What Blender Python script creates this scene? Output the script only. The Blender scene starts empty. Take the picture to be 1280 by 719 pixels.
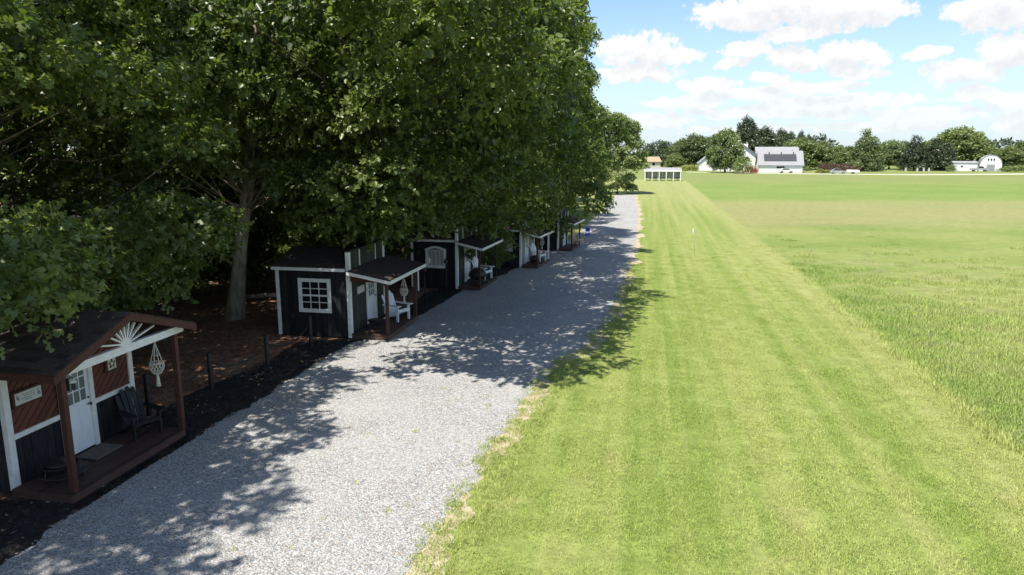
import bpy, bmesh, math, random
import numpy as np
from mathutils import Vector, Matrix
random.seed(7)
R_ = math.radians
S = bpy.context.scene
COL = S.collection
# ------------------------------------------------------------------ camera
FPX, CX, CY, HCAM, VPX, HY = 880.0, 640.0, 359.5, 6.5, 812.0, 190.0
PITCH = math.atan((CY - HY) / FPX)
YAW = math.atan((VPX - CX) / math.hypot(FPX, CY - HY))
cam = bpy.data.cameras.new('camera')
cam.sensor_width = 36.0
cam.lens = FPX / 1280 * 36.0
cam.clip_end = 6000
cam_o = bpy.data.objects.new('camera', cam)
COL.objects.link(cam_o)
cam_o.location = (0, 0, HCAM)
cam_o.rotation_euler = (math.pi / 2 - PITCH, 0, YAW)
S.camera = cam_o
_r = np.array([math.cos(YAW), math.sin(YAW), 0])
_f = np.array([-math.sin(YAW) * math.cos(PITCH), math.cos(YAW) * math.cos(PITCH), -math.sin(PITCH)])
_u = np.cross(_r, _f)
def ray(x, y):
    d = _r * (x - CX) + _f * FPX - _u * (y - CY)
    return d / np.linalg.norm(d)
def atY(x, y, Y):
    d = ray(x, y)
    return np.array([0, 0, HCAM]) + d * (Y / d[1])

# ------------------------------------------------------------------ light and exposure
SUN_EL = R_(65)
SUN_H = Vector((0.47, 0.883, 0)).normalized()          # the way the light travels over the ground
SUN_AZ = math.atan2(-SUN_H.x, -SUN_H.y)                # where the sun stands, from +Y towards +X
SUN_POWER, SKY_POWER, EXPOSURE = 5.0, 0.10, 0.76
S.view_settings.view_transform = 'Standard'
S.view_settings.look = 'None'
S.view_settings.gamma = 1.0
S.view_settings.use_curve_mapping = False
S.view_settings.exposure = EXPOSURE
sun = bpy.data.lights.new('sun', 'SUN')
sun.energy = SUN_POWER
sun.angle = R_(0.5)
sun.color = (1.0, 0.95, 0.86)
sun_o = bpy.data.objects.new('sun', sun)
COL.objects.link(sun_o)
ld = Vector((SUN_H.x * math.cos(SUN_EL), SUN_H.y * math.cos(SUN_EL), -math.sin(SUN_EL)))
sun_o.rotation_euler = ld.to_track_quat('-Z', 'Y').to_euler()
sun_o.location = (-40, -60, 120)
S.render.engine = 'CYCLES'
S.cycles.use_denoising = True
try:
    S.cycles.denoiser = 'OPENIMAGEDENOISE'
    S.cycles.denoising_input_passes = 'RGB_ALBEDO_NORMAL'
except Exception:
    pass
S.cycles.use_adaptive_sampling = True
S.cycles.adaptive_threshold = 0.012
S.cycles.max_bounces = 4
S.cycles.diffuse_bounces = 2
S.cycles.glossy_bounces = 2
S.cycles.transmission_bounces = 3
S.cycles.transparent_max_bounces = 4
S.cycles.sample_clamp_indirect = 6

class NT:
    """small helper round a node tree"""
    def __init__(s, tree): s.t = tree; s.n = tree.nodes; s.l = tree.links
    def node(s, typ, **kw):
        n = s.n.new(typ)
        for k, v in kw.items(): setattr(n, k, v)
        return n
    def put(s, sock, v):
        if isinstance(v, bpy.types.NodeSocket): s.l.new(v, sock)
        elif v is not None: sock.default_value = v
    def math(s, op, a, b=None, c=None, clamp=False):
        n = s.node('ShaderNodeMath', operation=op, use_clamp=clamp)
        s.put(n.inputs[0], a)
        if b is not None: s.put(n.inputs[1], b)
        if c is not None: s.put(n.inputs[2], c)
        return n.outputs[0]
    def vmath(s, op, a, b=None, c=None, out=0):
        n = s.node('ShaderNodeVectorMath', operation=op)
        s.put(n.inputs[0], a)
        if b is not None: s.put(n.inputs[1], b)
        if c is not None: s.put(n.inputs[2], c)
        return n.outputs[out]
    def noise(s, vec, scale, detail=4.0, rough=0.5, dist=0.0, col=False):
        n = s.node('ShaderNodeTexNoise')
        if vec is not None: s.put(n.inputs['Vector'], vec)
        n.inputs['Scale'].default_value = scale
        n.inputs['Detail'].default_value = detail
        n.inputs['Roughness'].default_value = rough
        n.inputs['Distortion'].default_value = dist
        return n.outputs['Color' if col else 0]
    def voronoi(s, vec, scale, feature='F1', out='Distance', rnd=1.0):
        n = s.node('ShaderNodeTexVoronoi', feature=feature)
        if vec is not None: s.put(n.inputs['Vector'], vec)
        n.inputs['Scale'].default_value = scale
        n.inputs['Randomness'].default_value = rnd
        return n.outputs[out]
    def step(s, v, lo, hi):
        n = s.node('ShaderNodeMapRange', interpolation_type='SMOOTHSTEP')
        s.put(n.inputs[0], v); s.put(n.inputs[1], lo); s.put(n.inputs[2], hi)
        return n.outputs[0]
    def mix(s, f, a, b, mode='MIX'):
        n = s.node('ShaderNodeMix', data_type='RGBA', blend_type=mode)
        n.clamp_factor = True
        s.put(n.inputs[0], f)
        s.put(n.inputs[6], a if isinstance(a, bpy.types.NodeSocket) else tuple(a) + (1.0,))
        s.put(n.inputs[7], b if isinstance(b, bpy.types.NodeSocket) else tuple(b) + (1.0,))
        return n.outputs[2]
    def scalev(s, vec, sx, sy, sz):
        return s.vmath('MULTIPLY', vec, (sx, sy, sz))
    def bump(s, h, strength=0.3, dist=0.05):
        n = s.node('ShaderNodeBump')
        n.inputs['Strength'].default_value = strength
        n.inputs['Distance'].default_value = dist
        s.put(n.inputs['Height'], h)
        return n.outputs[0]
    def pos(s): return s.node('ShaderNodeNewGeometry').outputs['Position']
    def obj(s): return s.node('ShaderNodeTexCoord').outputs['Object']
    def gray(s, v):
        n = s.node('ShaderNodeCombineColor')
        for i in range(3): s.l.new(v, n.inputs[i])
        return n.outputs[0]

# ------------------------------------------------------------------ sky
W = bpy.data.worlds.new('World')
S.world = W
W.use_nodes = True
W.cycles.sampling_method = 'MANUAL'
W.cycles.sample_map_resolution = 256
w = NT(W.node_tree)
w.n.clear()
sky = w.node('ShaderNodeTexSky', sky_type='NISHITA', sun_disc=False, sun_elevation=SUN_EL,
             sun_rotation=SUN_AZ, altitude=50.0, air_density=1.0, dust_density=0.15, ozone_density=1.6)
dirv = w.node('ShaderNodeTexCoord').outputs['Generated']
sep = w.node('ShaderNodeSeparateXYZ'); w.l.new(dirv, sep.inputs[0])
az = w.math('ARCTAN2', sep.outputs[0], sep.outputs[1])
el = w.math('ARCSINE', sep.outputs[2])
# cumulus of this afternoon, as (x, y, half width, half height) where the photograph shows them
CLOUDS = [(960, 12, 95, 24), (1055, 16, 75, 22), (1000, 42, 60, 9), (1245, 12, 56, 22), (1272, 60, 46, 20),
          (795, 62, 52, 22), (838, 68, 42, 13), (800, 92, 55, 13), (935, 62, 30, 14), (914, 79, 24, 6),
          (992, 72, 32, 17), (1062, 70, 46, 17), (1078, 89, 34, 8), (1160, 67, 18, 8), (1203, 90, 42, 15),
          (1228, 116, 36, 10), (885, 105, 42, 11), (960, 100, 26, 7), (1022, 106, 58, 9), (930, 118, 75, 8),
          (1045, 126, 95, 10), (905, 141, 62, 8), (1000, 142, 100, 9), (1160, 142, 66, 11), (1270, 150, 26, 15),
          (1266, 127, 22, 10), (860, 128, 60, 9), (1110, 158, 80, 7), (940, 162, 90, 6), (820, 152, 50, 10),
          (1390, 40, 60, 20), (1420, 110, 70, 16), (1350, 148, 60, 10), (640, 40, 60, 20), (560, 110, 70, 16)]
grp = bpy.data.node_groups.new('cloud_field', 'ShaderNodeTree')
grp.interface.new_socket('P', in_out='INPUT', socket_type='NodeSocketVector')
grp.interface.new_socket('F', in_out='OUTPUT', socket_type='NodeSocketFloat')
g = NT(grp)
gi = g.node('NodeGroupInput'); go = g.node('NodeGroupOutput')
warp = g.noise(gi.outputs[0], 22.0, 5.0, 0.55, 0.0, True)
warp = g.vmath('SUBTRACT', warp, (0.5, 0.5, 0.5))
P = g.vmath('MULTIPLY_ADD', warp, (0.055, 0.030, 0.0), gi.outputs[0])
best = None
for (x, y, rx, ry) in CLOUDS:
    d0 = ray(x, y); u0 = math.atan2(d0[0], d0[1]); v0 = math.asin(d0[2])
    su, sv = 900.0 / rx * 0.98, 900.0 / ry * 0.98
    q = g.vmath('MULTIPLY_ADD', P, (su, sv, 0), (-u0 * su, -v0 * sv, 0))
    dd = g.vmath('DOT_PRODUCT', q, q, out=1)
    best = dd if best is None else g.math('SMOOTH_MIN', best, dd, 0.35)
f = g.math('SUBTRACT', 1.0, best)
puff = g.noise(gi.outputs[0], 60.0, 6.0, 0.62)
f = g.math('MULTIPLY_ADD', g.math('SUBTRACT', puff, 0.5), 2.4, f)
g.l.new(f, go.inputs[0])
def field(du, dv):
    c = w.node('ShaderNodeCombineXYZ')
    w.l.new(w.math('ADD', az, du), c.inputs[0]); w.l.new(w.math('ADD', el, dv), c.inputs[1])
    n = w.node('ShaderNodeGroup'); n.node_tree = grp
    w.l.new(c.outputs[0], n.inputs[0])
    return n.outputs[0]
f0 = field(0, 0); f1 = field(-0.004, 0.016)
# the same kind of cloud over the rest of the sky
den = w.math('MAXIMUM', w.math('ADD', sep.outputs[2], 0.05), 0.05)
pl = w.node('ShaderNodeCombineXYZ')
w.l.new(w.math('DIVIDE', sep.outputs[0], den), pl.inputs[0]); w.l.new(w.math('DIVIDE', sep.outputs[1], den), pl.inputs[1])
gen = w.noise(pl.outputs[0], 1.3, 7.0, 0.58)
gen_a = w.step(gen, 0.53, 0.64)
inview = w.math('MULTIPLY', w.step(w.math('ABSOLUTE', w.math('SUBTRACT', az, 0.12)), 0.62, 0.42), w.step(el, 0.36, 0.24))
gen_a = w.math('MULTIPLY', gen_a, w.math('SUBTRACT', 1.0, inview))
a0 = w.math('MULTIPLY', w.step(f0, 0.02, 0.5), 0.97)
alpha = w.math('MAXIMUM', a0, gen_a)
alpha = w.math('MULTIPLY', alpha, w.math('MULTIPLY_ADD', w.step(el, 0.0, 0.11), 0.45, 0.55))
shade = w.math('MULTIPLY', w.step(f1, 0.2, 1.3), 0.75)
cl = w.mix(shade, (6.1, 6.05, 6.0), (4.7, 4.85, 5.1))
sk = w.mix(1.0, sky.outputs[0], (1.0, 1.06, 1.12), 'MULTIPLY')
sk = w.mix(w.math('MULTIPLY', w.step(el, 0.20, -0.02), 0.85), sk, (3.9, 4.7, 5.4))
out = w.mix(alpha, sk, cl)
bg = w.node('ShaderNodeBackground')
bg.inputs['Strength'].default_value = SKY_POWER
w.l.new(out, bg.inputs['Color'])
wo = w.node('ShaderNodeOutputWorld')
w.l.new(bg.outputs[0], wo.inputs['Surface'])

# ------------------------------------------------------------------ materials
def new_mat(name):
    m = bpy.data.materials.new(name); m.use_nodes = True
    t = NT(m.node_tree)
    b = m.node_tree.nodes['Principled BSDF']
    return m, t, b
M = {}
def simple(name, c, c2=None, scale=6.0, rough=0.6, spec=0.3, stretch=(1, 1, 1), bump=0.0, metal=0.0, detail=5, dist=0.01, per_obj=0.0):
    m, t, b = new_mat(name)
    c2 = c2 or tuple(0.75 * v for v in c)
    v = t.scalev(t.obj(), *stretch)
    if per_obj:
        oi = t.node('ShaderNodeObjectInfo')
        v = t.vmath('ADD', v, t.vmath('MULTIPLY', oi.outputs['Location'], (7.3, 5.1, 3.7)))
    n = t.noise(v, scale, detail, 0.6)
    col = t.mix(t.step(n, 0.3, 0.7), c, c2)
    if per_obj:
        k = t.math('MULTIPLY_ADD', oi.outputs['Random'], 2 * per_obj, 1 - per_obj)
        col = t.mix(1.0, col, t.gray(k), 'MULTIPLY')
    t.l.new(col, b.inputs['Base Color'])
    b.inputs['Roughness'].default_value = rough
    b.inputs['Specular IOR Level'].default_value = spec
    b.inputs['Metallic'].default_value = metal
    if bump: t.l.new(t.bump(n, bump, dist), b.inputs['Normal'])
    M[name] = m
    return m
simple('white_paint', (0.80, 0.79, 0.76), (0.66, 0.65, 0.61), 5, 0.5, 0.3, bump=0.1)
simple('white_door', (0.78, 0.80, 0.82), (0.72, 0.74, 0.76), 3, 0.4, 0.4)
simple('white_plastic', (0.82, 0.82, 0.82), (0.75, 0.75, 0.75), 3, 0.45, 0.4)
simple('red_board', (0.140, 0.046, 0.029), (0.088, 0.031, 0.021), 9, 0.6, 0.25, (1, 6, 6), 0.25, per_obj=0.2)
simple('brown_trim', (0.088, 0.034, 0.024), (0.055, 0.023, 0.017), 8, 0.6, 0.25, (2, 2, .6), 0.2)
simple('black_board', (0.026, 0.026, 0.029), (0.014, 0.014, 0.016), 9, 0.75, 0.12, (5, 5, .5), 0.3, per_obj=0.3)
simple('olive_board', (0.060, 0.064, 0.056), (0.04, 0.043, 0.038), 9, 0.7, 0.15, (5, 5, .5), 0.3, per_obj=0.2)
simple('pale_board', (0.34, 0.34, 0.33), (0.24, 0.24, 0.23), 9, 0.6, 0.2, (5, 5, .5), 0.2, per_obj=0.1)
simple('black_paint', (0.012, 0.012, 0.014), (0.022, 0.021, 0.022), 7, 0.5, 0.3, bump=0.1)
simple('iron', (0.015, 0.015, 0.016), (0.035, 0.03, 0.028), 12, 0.55, 0.4, bump=0.15)
simple('deck_plank', (0.088, 0.050, 0.038), (0.050, 0.030, 0.024), 7, 0.6, 0.25, (6, .6, 6), 0.3, per_obj=0.3)
simple('shingle', (0.050, 0.041, 0.038), (0.088, 0.070, 0.060), 40, 0.9, 0.1, bump=0.5, per_obj=0.35)
simple('rope', (0.62, 0.58, 0.50), (0.48, 0.44, 0.38), 30, 0.9, 0.1)
simple('dark_rope', (0.03, 0.028, 0.026), (0.05, 0.045, 0.04), 30, 0.9, 0.1)
simple('mat_fibre', (0.17, 0.15, 0.12), (0.11, 0.095, 0.08), 25, 0.95, 0.05, bump=0.4)
simple('cream', (0.66, 0.62, 0.50), (0.58, 0.54, 0.42), 6, 0.6)
simple('sign_face', (0.62, 0.63, 0.58), (0.52, 0.54, 0.50), 6, 0.55)
simple('sign_ink', (0.16, 0.20, 0.17), (0.22, 0.25, 0.22), 8, 0.6)
simple('lamp_glass', (0.75, 0.74, 0.62), (0.65, 0.64, 0.55), 3, 0.3, 0.5)
simple('bark', (0.19, 0.155, 0.12), (0.085, 0.07, 0.056), 3.0, 0.9, 0.1, (5, 5, .8), 0.8, dist=0.04)
simple('pale_bark', (0.46, 0.40, 0.31), (0.22, 0.185, 0.145), 2.4, 0.9, 0.1, (4, 4, .8), 0.7, dist=0.03)
simple('litter_leaf', (0.30, 0.135, 0.075), (0.16, 0.08, 0.05), 0.9, 0.8, 0.1)
simple('chip', (0.014, 0.013, 0.012), (0.05, 0.042, 0.035), 2.0, 0.9, 0.1)
simple('dry_leaf', (0.32, 0.26, 0.17), (0.2, 0.15, 0.1), 1.2, 0.8, 0.1)
simple('roof_grey', (0.30, 0.30, 0.31), (0.24, 0.24, 0.25), 4, 0.85)
simple('house_white', (0.80, 0.80, 0.79), (0.74, 0.74, 0.73), 0.8, 0.6)
simple('house_pink', (0.56, 0.48, 0.45), (0.5, 0.42, 0.4), 3, 0.7)
simple('tan_roof', (0.38, 0.29, 0.19), (0.3, 0.23, 0.16), 2, 0.8)
simple('solar', (0.045, 0.046, 0.052), (0.06, 0.06, 0.066), 3, 0.25, 0.5)
simple('car_white', (0.75, 0.75, 0.74), (0.7, 0.7, 0.7), 2, 0.3, 0.5)
simple('car_silver', (0.42, 0.43, 0.44), (0.38, 0.39, 0.4), 2, 0.3, 0.5, metal=0.4)
simple('car_dark', (0.05, 0.06, 0.07), (0.04, 0.05, 0.06), 2, 0.3, 0.5)
simple('tyre', (0.015, 0.015, 0.015), None, 6, 0.85, 0.1)
simple('rim', (0.4, 0.4, 0.4), None, 6, 0.4, 0.4, metal=0.6)
simple('dark_wood', (0.06, 0.035, 0.024), (0.035, 0.022, 0.016), 5, 0.7)
simple('red_paint', (0.30, 0.025, 0.02), (0.22, 0.02, 0.016), 5, 0.5)
simple('blue_cloth', (0.02, 0.05, 0.42), (0.02, 0.04, 0.32), 5, 0.7)
simple('peach', (0.62, 0.42, 0.30), None, 5, 0.7)
simple('flag_cloth', (0.8, 0.8, 0.76), (0.72, 0.72, 0.68), 5, 0.7)
simple('wire', (0.55, 0.56, 0.5), None, 5, 0.5)
simple('sawn_stone', (0.6, 0.58, 0.53), None, 3, 0.8)
simple('curtain', (0.40, 0.40, 0.39), (0.3, 0.3, 0.3), 4, 0.8, stretch=(8, 8, .3))
def glass_mat(name, c):
    m, t, b = new_mat(name)
    b.inputs['Base Color'].default_value = c + (1,)
    b.inputs['Roughness'].default_value = 0.06
    b.inputs['Specular IOR Level'].default_value = 0.3
    M[name] = m
glass_mat('glass', (0.012, 0.014, 0.016))
glass_mat('glass_light', (0.16, 0.18, 0.17))

def leaf_mat(name, c_dark, c_light, c_back, trans=0.35, sc=0.35, obj_rnd=0.12):
    m, t, b = new_mat(name)
    at = t.node('ShaderNodeAttribute'); at.attribute_name = 'rnd'
    n = t.noise(t.pos(), sc, 3.0, 0.6)
    k = t.math('ADD', t.math('MULTIPLY', at.outputs['Fac'], 0.55), t.math('MULTIPLY', t.step(n, 0.38, 0.62), 0.45))
    col = t.mix(k, c_dark, c_light)
    oi = t.node('ShaderNodeObjectInfo')
    kk = t.math('MULTIPLY_ADD', oi.outputs['Random'], 2 * obj_rnd, 1 - obj_rnd)
    col = t.mix(1.0, col, t.gray(kk), 'MULTIPLY')
    t.l.new(col, b.inputs['Base Color'])
    b.inputs['Roughness'].default_value = 0.38
    b.inputs['Specular IOR Level'].default_value = 0.5
    tr = t.node('ShaderNodeBsdfTranslucent')
    t.l.new(t.mix(1.0, col, c_back, 'MULTIPLY'), tr.inputs['Color'])
    mx = t.node('ShaderNodeMixShader'); mx.inputs[0].default_value = trans
    t.l.new(b.outputs[0], mx.inputs[1]); t.l.new(tr.outputs[0], mx.inputs[2])
    t.l.new(mx.outputs[0], m.node_tree.nodes['Material Output'].inputs['Surface'])
    M[name] = m
leaf_mat('oak_leaf', (0.044, 0.076, 0.020), (0.215, 0.262, 0.080), (1.3, 1.5, 0.6), 0.44)
leaf_mat('lime_leaf', (0.160, 0.210, 0.075), (0.310, 0.360, 0.155), (1.4, 1.5, 0.8), 0.32)
leaf_mat('far_leaf', (0.085, 0.120, 0.042), (0.185, 0.225, 0.090), (1.3, 1.5, 0.8), 0.25, 0.12, 0.25)
leaf_mat('far_light_leaf', (0.115, 0.155, 0.045), (0.220, 0.260, 0.090), (1.3, 1.5, 0.8), 0.25, 0.12, 0.2)
leaf_mat('far_dark_leaf', (0.038, 0.056, 0.028), (0.085, 0.115, 0.055), (1.3, 1.5, 0.8), 0.15, 0.12, 0.2)
leaf_mat('maple_leaf', (0.085, 0.048, 0.040), (0.150, 0.085, 0.065), (1.6, 1.0, 0.8), 0.25, 0.3)
leaf_mat('red_shrub_leaf', (0.28, 0.06, 0.03), (0.36, 0.12, 0.06), (1.4, 1.0, 0.8), 0.25, 0.3)
leaf_mat('yellow_leaf', (0.20, 0.22, 0.04), (0.34, 0.36, 0.09), (1.2, 1.3, 0.8), 0.3, 0.3)
leaf_mat('straw_blade', (0.44, 0.40, 0.21), (0.56, 0.52, 0.32), (1.2, 1.1, 0.9), 0.42, 0.5, 0.0)

# ground: mown strip by the drive, taller field beyond it, dry band across the field
def grass_colour(t):
    p = t.pos()
    sp = t.node('ShaderNodeSeparateXYZ'); t.l.new(p, sp.inputs[0])
    X, Y = sp.outputs[0], sp.outputs[1]
    big = t.noise(p, 0.09, 4, 0.55)
    mid = t.noise(p, 0.6, 5, 0.65)
    streak = t.noise(t.scalev(p, 1.0, 0.022, 1), 1.7, 4, 0.6)
    wide = t.noise(t.scalev(p, 1.0, 0.012, 1), 0.45, 2, 0.5)
    streak2 = t.noise(t.scalev(p, 0.03, 1.0, 1), 0.55, 3, 0.6)
    lawn = t.mix(t.step(streak, 0.36, 0.66), (0.222, 0.290, 0.066), (0.308, 0.354, 0.108))
    lawn = t.mix(t.math('MULTIPLY', t.step(wide, 0.40, 0.60), 0.40), lawn, (0.335, 0.368, 0.122))
    lawn = t.mix(t.math('MULTIPLY', t.step(mid, 0.56, 0.74), 0.40), lawn, (0.190, 0.275, 0.055))
    lawn = t.mix(t.math('MULTIPLY', t.step(mid, 0.42, 0.28), 0.40), lawn, (0.400, 0.365, 0.170))
    weeds = t.noise(t.scalev(p, 1, .8, 1), 1.6, 3, 0.6)
    lawn = t.mix(t.math('MULTIPLY', t.step(weeds, 0.66, 0.74), 0.55), lawn, (0.130, 0.235, 0.045))
    f = t.mix(t.step(big, 0.35, 0.65), (0.200, 0.272, 0.066), (0.292, 0.328, 0.104))
    f = t.mix(t.math('MULTIPLY', t.step(streak2, 0.48, 0.72), 0.50), f, (0.330, 0.315, 0.150))
    f = t.mix(t.math('MULTIPLY', t.step(mid, 0.52, 0.78), 0.40), f, (0.170, 0.280, 0.060))
    yb = t.math('ADD', Y, t.math('MULTIPLY', t.math('SUBTRACT', t.noise(t.scalev(p, 0.10, 0.4, 1), 1.0, 5, .65), 0.5), 12.0))
    yb = t.math('SUBTRACT', yb, t.math('MULTIPLY', X, 0.20))
    rowf = t.noise(t.scalev(p, 0.02, 1.0, 1), 1.1, 4, 0.65)
    band = t.math('MULTIPLY', t.step(yb, 60.0, 69.0), t.step(yb, 106.0, 90.0))
    band = t.math('MULTIPLY', band, t.math('MULTIPLY_ADD', t.step(rowf, 0.35, 0.6), 0.45, 0.55))
    f = t.mix(t.math('MULTIPLY', band, 0.85), f, t.mix(mid, (0.290, 0.290, 0.118), (0.370, 0.345, 0.160)))
    brt = t.math('MULTIPLY', t.step(yb, 90, 108), t.step(yb, 168, 138))
    f = t.mix(t.math('MULTIPLY', t.math('MULTIPLY', brt, t.math('MULTIPLY_ADD', rowf, 0.8, 0.35)), 0.72), f, (0.190, 0.290, 0.066))
    f = t.mix(t.math('MULTIPLY', t.step(yb, 140, 170), 0.8), f, t.mix(streak2, (0.18, 0.25, 0.064), (0.30, 0.31, 0.125)))
    edge = t.math('ADD', X, t.math('MULTIPLY', t.math('SUBTRACT', mid, 0.5), 0.7))
    strip = t.step(edge, 8.75, 8.15)
    lawn = t.mix(t.math('MULTIPLY', t.math('MULTIPLY', t.step(edge, 5.6, 7.6), strip), 0.28), lawn, (0.42, 0.395, 0.17))
    for xc in (5.0, 2.6):
        lawn = t.mix(t.math('MULTIPLY', t.step(t.math('ABSOLUTE', t.math('SUBTRACT', edge, xc)), 0.45, 0.05), 0.22), lawn, (0.40, 0.385, 0.16))
    lawn = t.mix(t.math('MULTIPLY', t.step(Y, 70, 110), 0.45), lawn, (0.38, 0.38, 0.165))
    return t.mix(t.math('MULTIPLY', strip, t.step(Y, 178, 168)), f, lawn), p
m, t, b = new_mat('field_grass')
col, p = grass_colour(t)
fine = t.noise(p, 9.0, 5, 0.7)
vfine = t.noise(p, 45.0, 3, 0.7)
tone = t.math('ADD', t.math('MULTIPLY', fine, 0.9), t.math('MULTIPLY', vfine, 0.5))
rough_ = t.noise(t.scalev(p, 1.0, 1.6, 1), 1.4, 6, 0.75)
col = t.mix(1.0, col, t.gray(t.math('ADD', tone, t.math('MULTIPLY_ADD', rough_, 0.9, -0.41))), 'MULTIPLY')
t.l.new(col, b.inputs['Base Color'])
b.inputs['Roughness'].default_value = 0.85
b.inputs['Specular IOR Level'].default_value = 0.1
t.l.new(t.bump(t.math('ADD', fine, vfine), 0.5, 0.06), b.inputs['Normal'])
M['field_grass'] = m
def blade_mat(name, gain, trans=.4):
    m, t, b = new_mat(name)
    col, p = grass_colour(t)
    at = t.node('ShaderNodeAttribute'); at.attribute_name = 'rnd'
    col = t.mix(1.0, col, t.gray(t.math('MULTIPLY_ADD', at.outputs['Fac'], .7 * gain, .65 * gain)), 'MULTIPLY')
    t.l.new(col, b.inputs['Base Color'])
    b.inputs['Roughness'].default_value = 0.5; b.inputs['Specular IOR Level'].default_value = 0.25
    tr = t.node('ShaderNodeBsdfTranslucent'); t.l.new(col, tr.inputs['Color'])
    mx = t.node('ShaderNodeMixShader'); mx.inputs[0].default_value = trans
    t.l.new(b.outputs[0], mx.inputs[1]); t.l.new(tr.outputs[0], mx.inputs[2])
    t.l.new(mx.outputs[0], m.node_tree.nodes['Material Output'].inputs['Surface'])
    M[name] = m
blade_mat('lawn_blade', 1.40)
blade_mat('field_blade', 1.5)

m, t, b = new_mat('gravel')
p = t.pos()
vc = t.voronoi(p, 33.0, 'F1', 'Color')
vd = t.voronoi(p, 33.0, 'F1', 'Distance')
vs = t.node('ShaderNodeSeparateColor'); t.l.new(vc, vs.inputs[0])
big = t.noise(p, 0.45, 4, 0.6)
stone = t.mix(vs.outputs[0], (0.22, 0.22, 0.217), (0.61, 0.607, 0.592))
stone = t.mix(t.step(vs.outputs[1], 0.9, 0.97), stone, (0.42, 0.34, 0.26))
stone = t.mix(1.0, stone, t.gray(t.math('SUBTRACT', 1.12, t.math('MULTIPLY', vd, 0.75))), 'MULTIPLY')
dust = t.noise(p, 1.3, 5, 0.65)
stone = t.mix(t.math('MULTIPLY', t.step(dust, 0.62, 0.80), 0.55), stone, (0.40, 0.33, 0.25))
stone = t.mix(t.math('MULTIPLY', t.step(big, 0.4, 0.7), 0.35), stone, (0.42, 0.42, 0.41))
trk = t.noise(t.scalev(p, 1.0, 0.05, 1), 0.9, 4, 0.6)
stone = t.mix(t.math('MULTIPLY', t.step(trk, 0.52, 0.70), 0.22), stone, (0.38, 0.365, 0.34))
t.l.new(stone, b.inputs['Base Color'])
b.inputs['Roughness'].default_value = 0.85
b.inputs['Specular IOR Level'].default_value = 0.2
t.l.new(t.bump(t.math('SUBTRACT', 1.0, vd), 0.9, 0.025), b.inputs['Normal'])
M['gravel'] = m

m, t, b = new_mat('loose_stone')
oi = t.node('ShaderNodeAttribute'); oi.attribute_name = 'rnd'
col = t.mix(t.noise(t.pos(), 17.0, 1), (0.14, 0.14, 0.14), (0.62, 0.615, 0.60))
t.l.new(col, b.inputs['Base Color']); b.inputs['Roughness'].default_value = 0.8
M['loose_stone'] = m

m, t, b = new_mat('verge_dirt')
p = t.pos()
n = t.noise(p, 3.0, 6, 0.65); n2 = t.noise(p, 25.0, 4, 0.7)
col = t.mix(t.step(n, 0.35, 0.65), (0.34, 0.27, 0.18), (0.42, 0.36, 0.26))
col = t.mix(t.math('MULTIPLY', t.step(n2, 0.5, 0.7), 0.5), col, (0.22, 0.25, 0.09))
t.l.new(col, b.inputs['Base Color']); b.inputs['Roughness'].default_value = 0.95
t.l.new(t.bump(n2, 0.5, 0.03), b.inputs['Normal'])
M['verge_dirt'] = m

m, t, b = new_mat('leaf_litter')
p = t.pos()
vc = t.voronoi(p, 9.0, 'F1', 'Color'); vs = t.node('ShaderNodeSeparateColor'); t.l.new(vc, vs.inputs[0])
n = t.noise(p, 0.5, 5, 0.6)
col = t.mix(vs.outputs[0], (0.075, 0.044, 0.033), (0.34, 0.165, 0.095))
col = t.mix(t.math('MULTIPLY', t.step(n, 0.45, 0.7), 0.6), col, (0.26, 0.20, 0.14))
t.l.new(col, b.inputs['Base Color']); b.inputs['Roughness'].default_value = 0.9
t.l.new(t.bump(vs.outputs[1], 0.6, 0.05), b.inputs['Normal'])
M['leaf_litter'] = m

m, t, b = new_mat('mulch')
p = t.pos()
n = t.noise(p, 22.0, 5, 0.7); n2 = t.noise(p, 1.2, 4, 0.6)
col = t.mix(t.step(n, 0.4, 0.75), (0.010, 0.009, 0.009), (0.032, 0.026, 0.022))
t.l.new(col, b.inputs['Base Color']); b.inputs['Roughness'].default_value = 0.95
t.l.new(t.bump(n, 0.9, 0.05), b.inputs['Normal'])
M['mulch'] = m
simple('lane', (0.52, 0.49, 0.42), (0.44, 0.42, 0.36), 0.4, 0.9, 0.1)

# ------------------------------------------------------------------ mesh helpers
_cache = {}
def link(o, parent=None):
    COL.objects.link(o)
    if parent is not None: o.parent = parent
    return o
def tag(o, label=None, cat=None, group=None, kind=None):
    if label: o['label'] = label
    if cat: o['category'] = cat
    if group: o['group'] = group
    if kind: o['kind'] = kind
    return o
def thing(name, label, cat, loc=(0, 0, 0), rz=0.0, group=None, sc=1.0):
    o = bpy.data.objects.new(name, None)
    COL.objects.link(o)
    o.location = loc; o.rotation_euler = (0, 0, rz); o.scale = (sc, sc, sc)
    o.empty_display_size = 0.2
    return tag(o, label, cat, group)
def mesh_obj(name, verts, faces, mat, parent=None, smooth=False, loc=None, key=None):
    if key is not None and key in _cache: me = _cache[key]
    else:
        me = bpy.data.meshes.new(name)
        me.from_pydata([tuple(v) for v in verts], [], faces)
        if smooth: me.polygons.foreach_set('use_smooth', [True] * len(me.polygons))
        me.materials.append(M[mat] if isinstance(mat, str) else mat)
        me.update()
        if key is not None: _cache[key] = me
    o = bpy.data.objects.new(name, me)
    if loc is not None: o.location = loc
    return link(o, parent)
CUBE_F = [(0, 3, 2, 1), (4, 5, 6, 7), (0, 1, 5, 4), (1, 2, 6, 5), (2, 3, 7, 6), (3, 0, 4, 7)]
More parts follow.
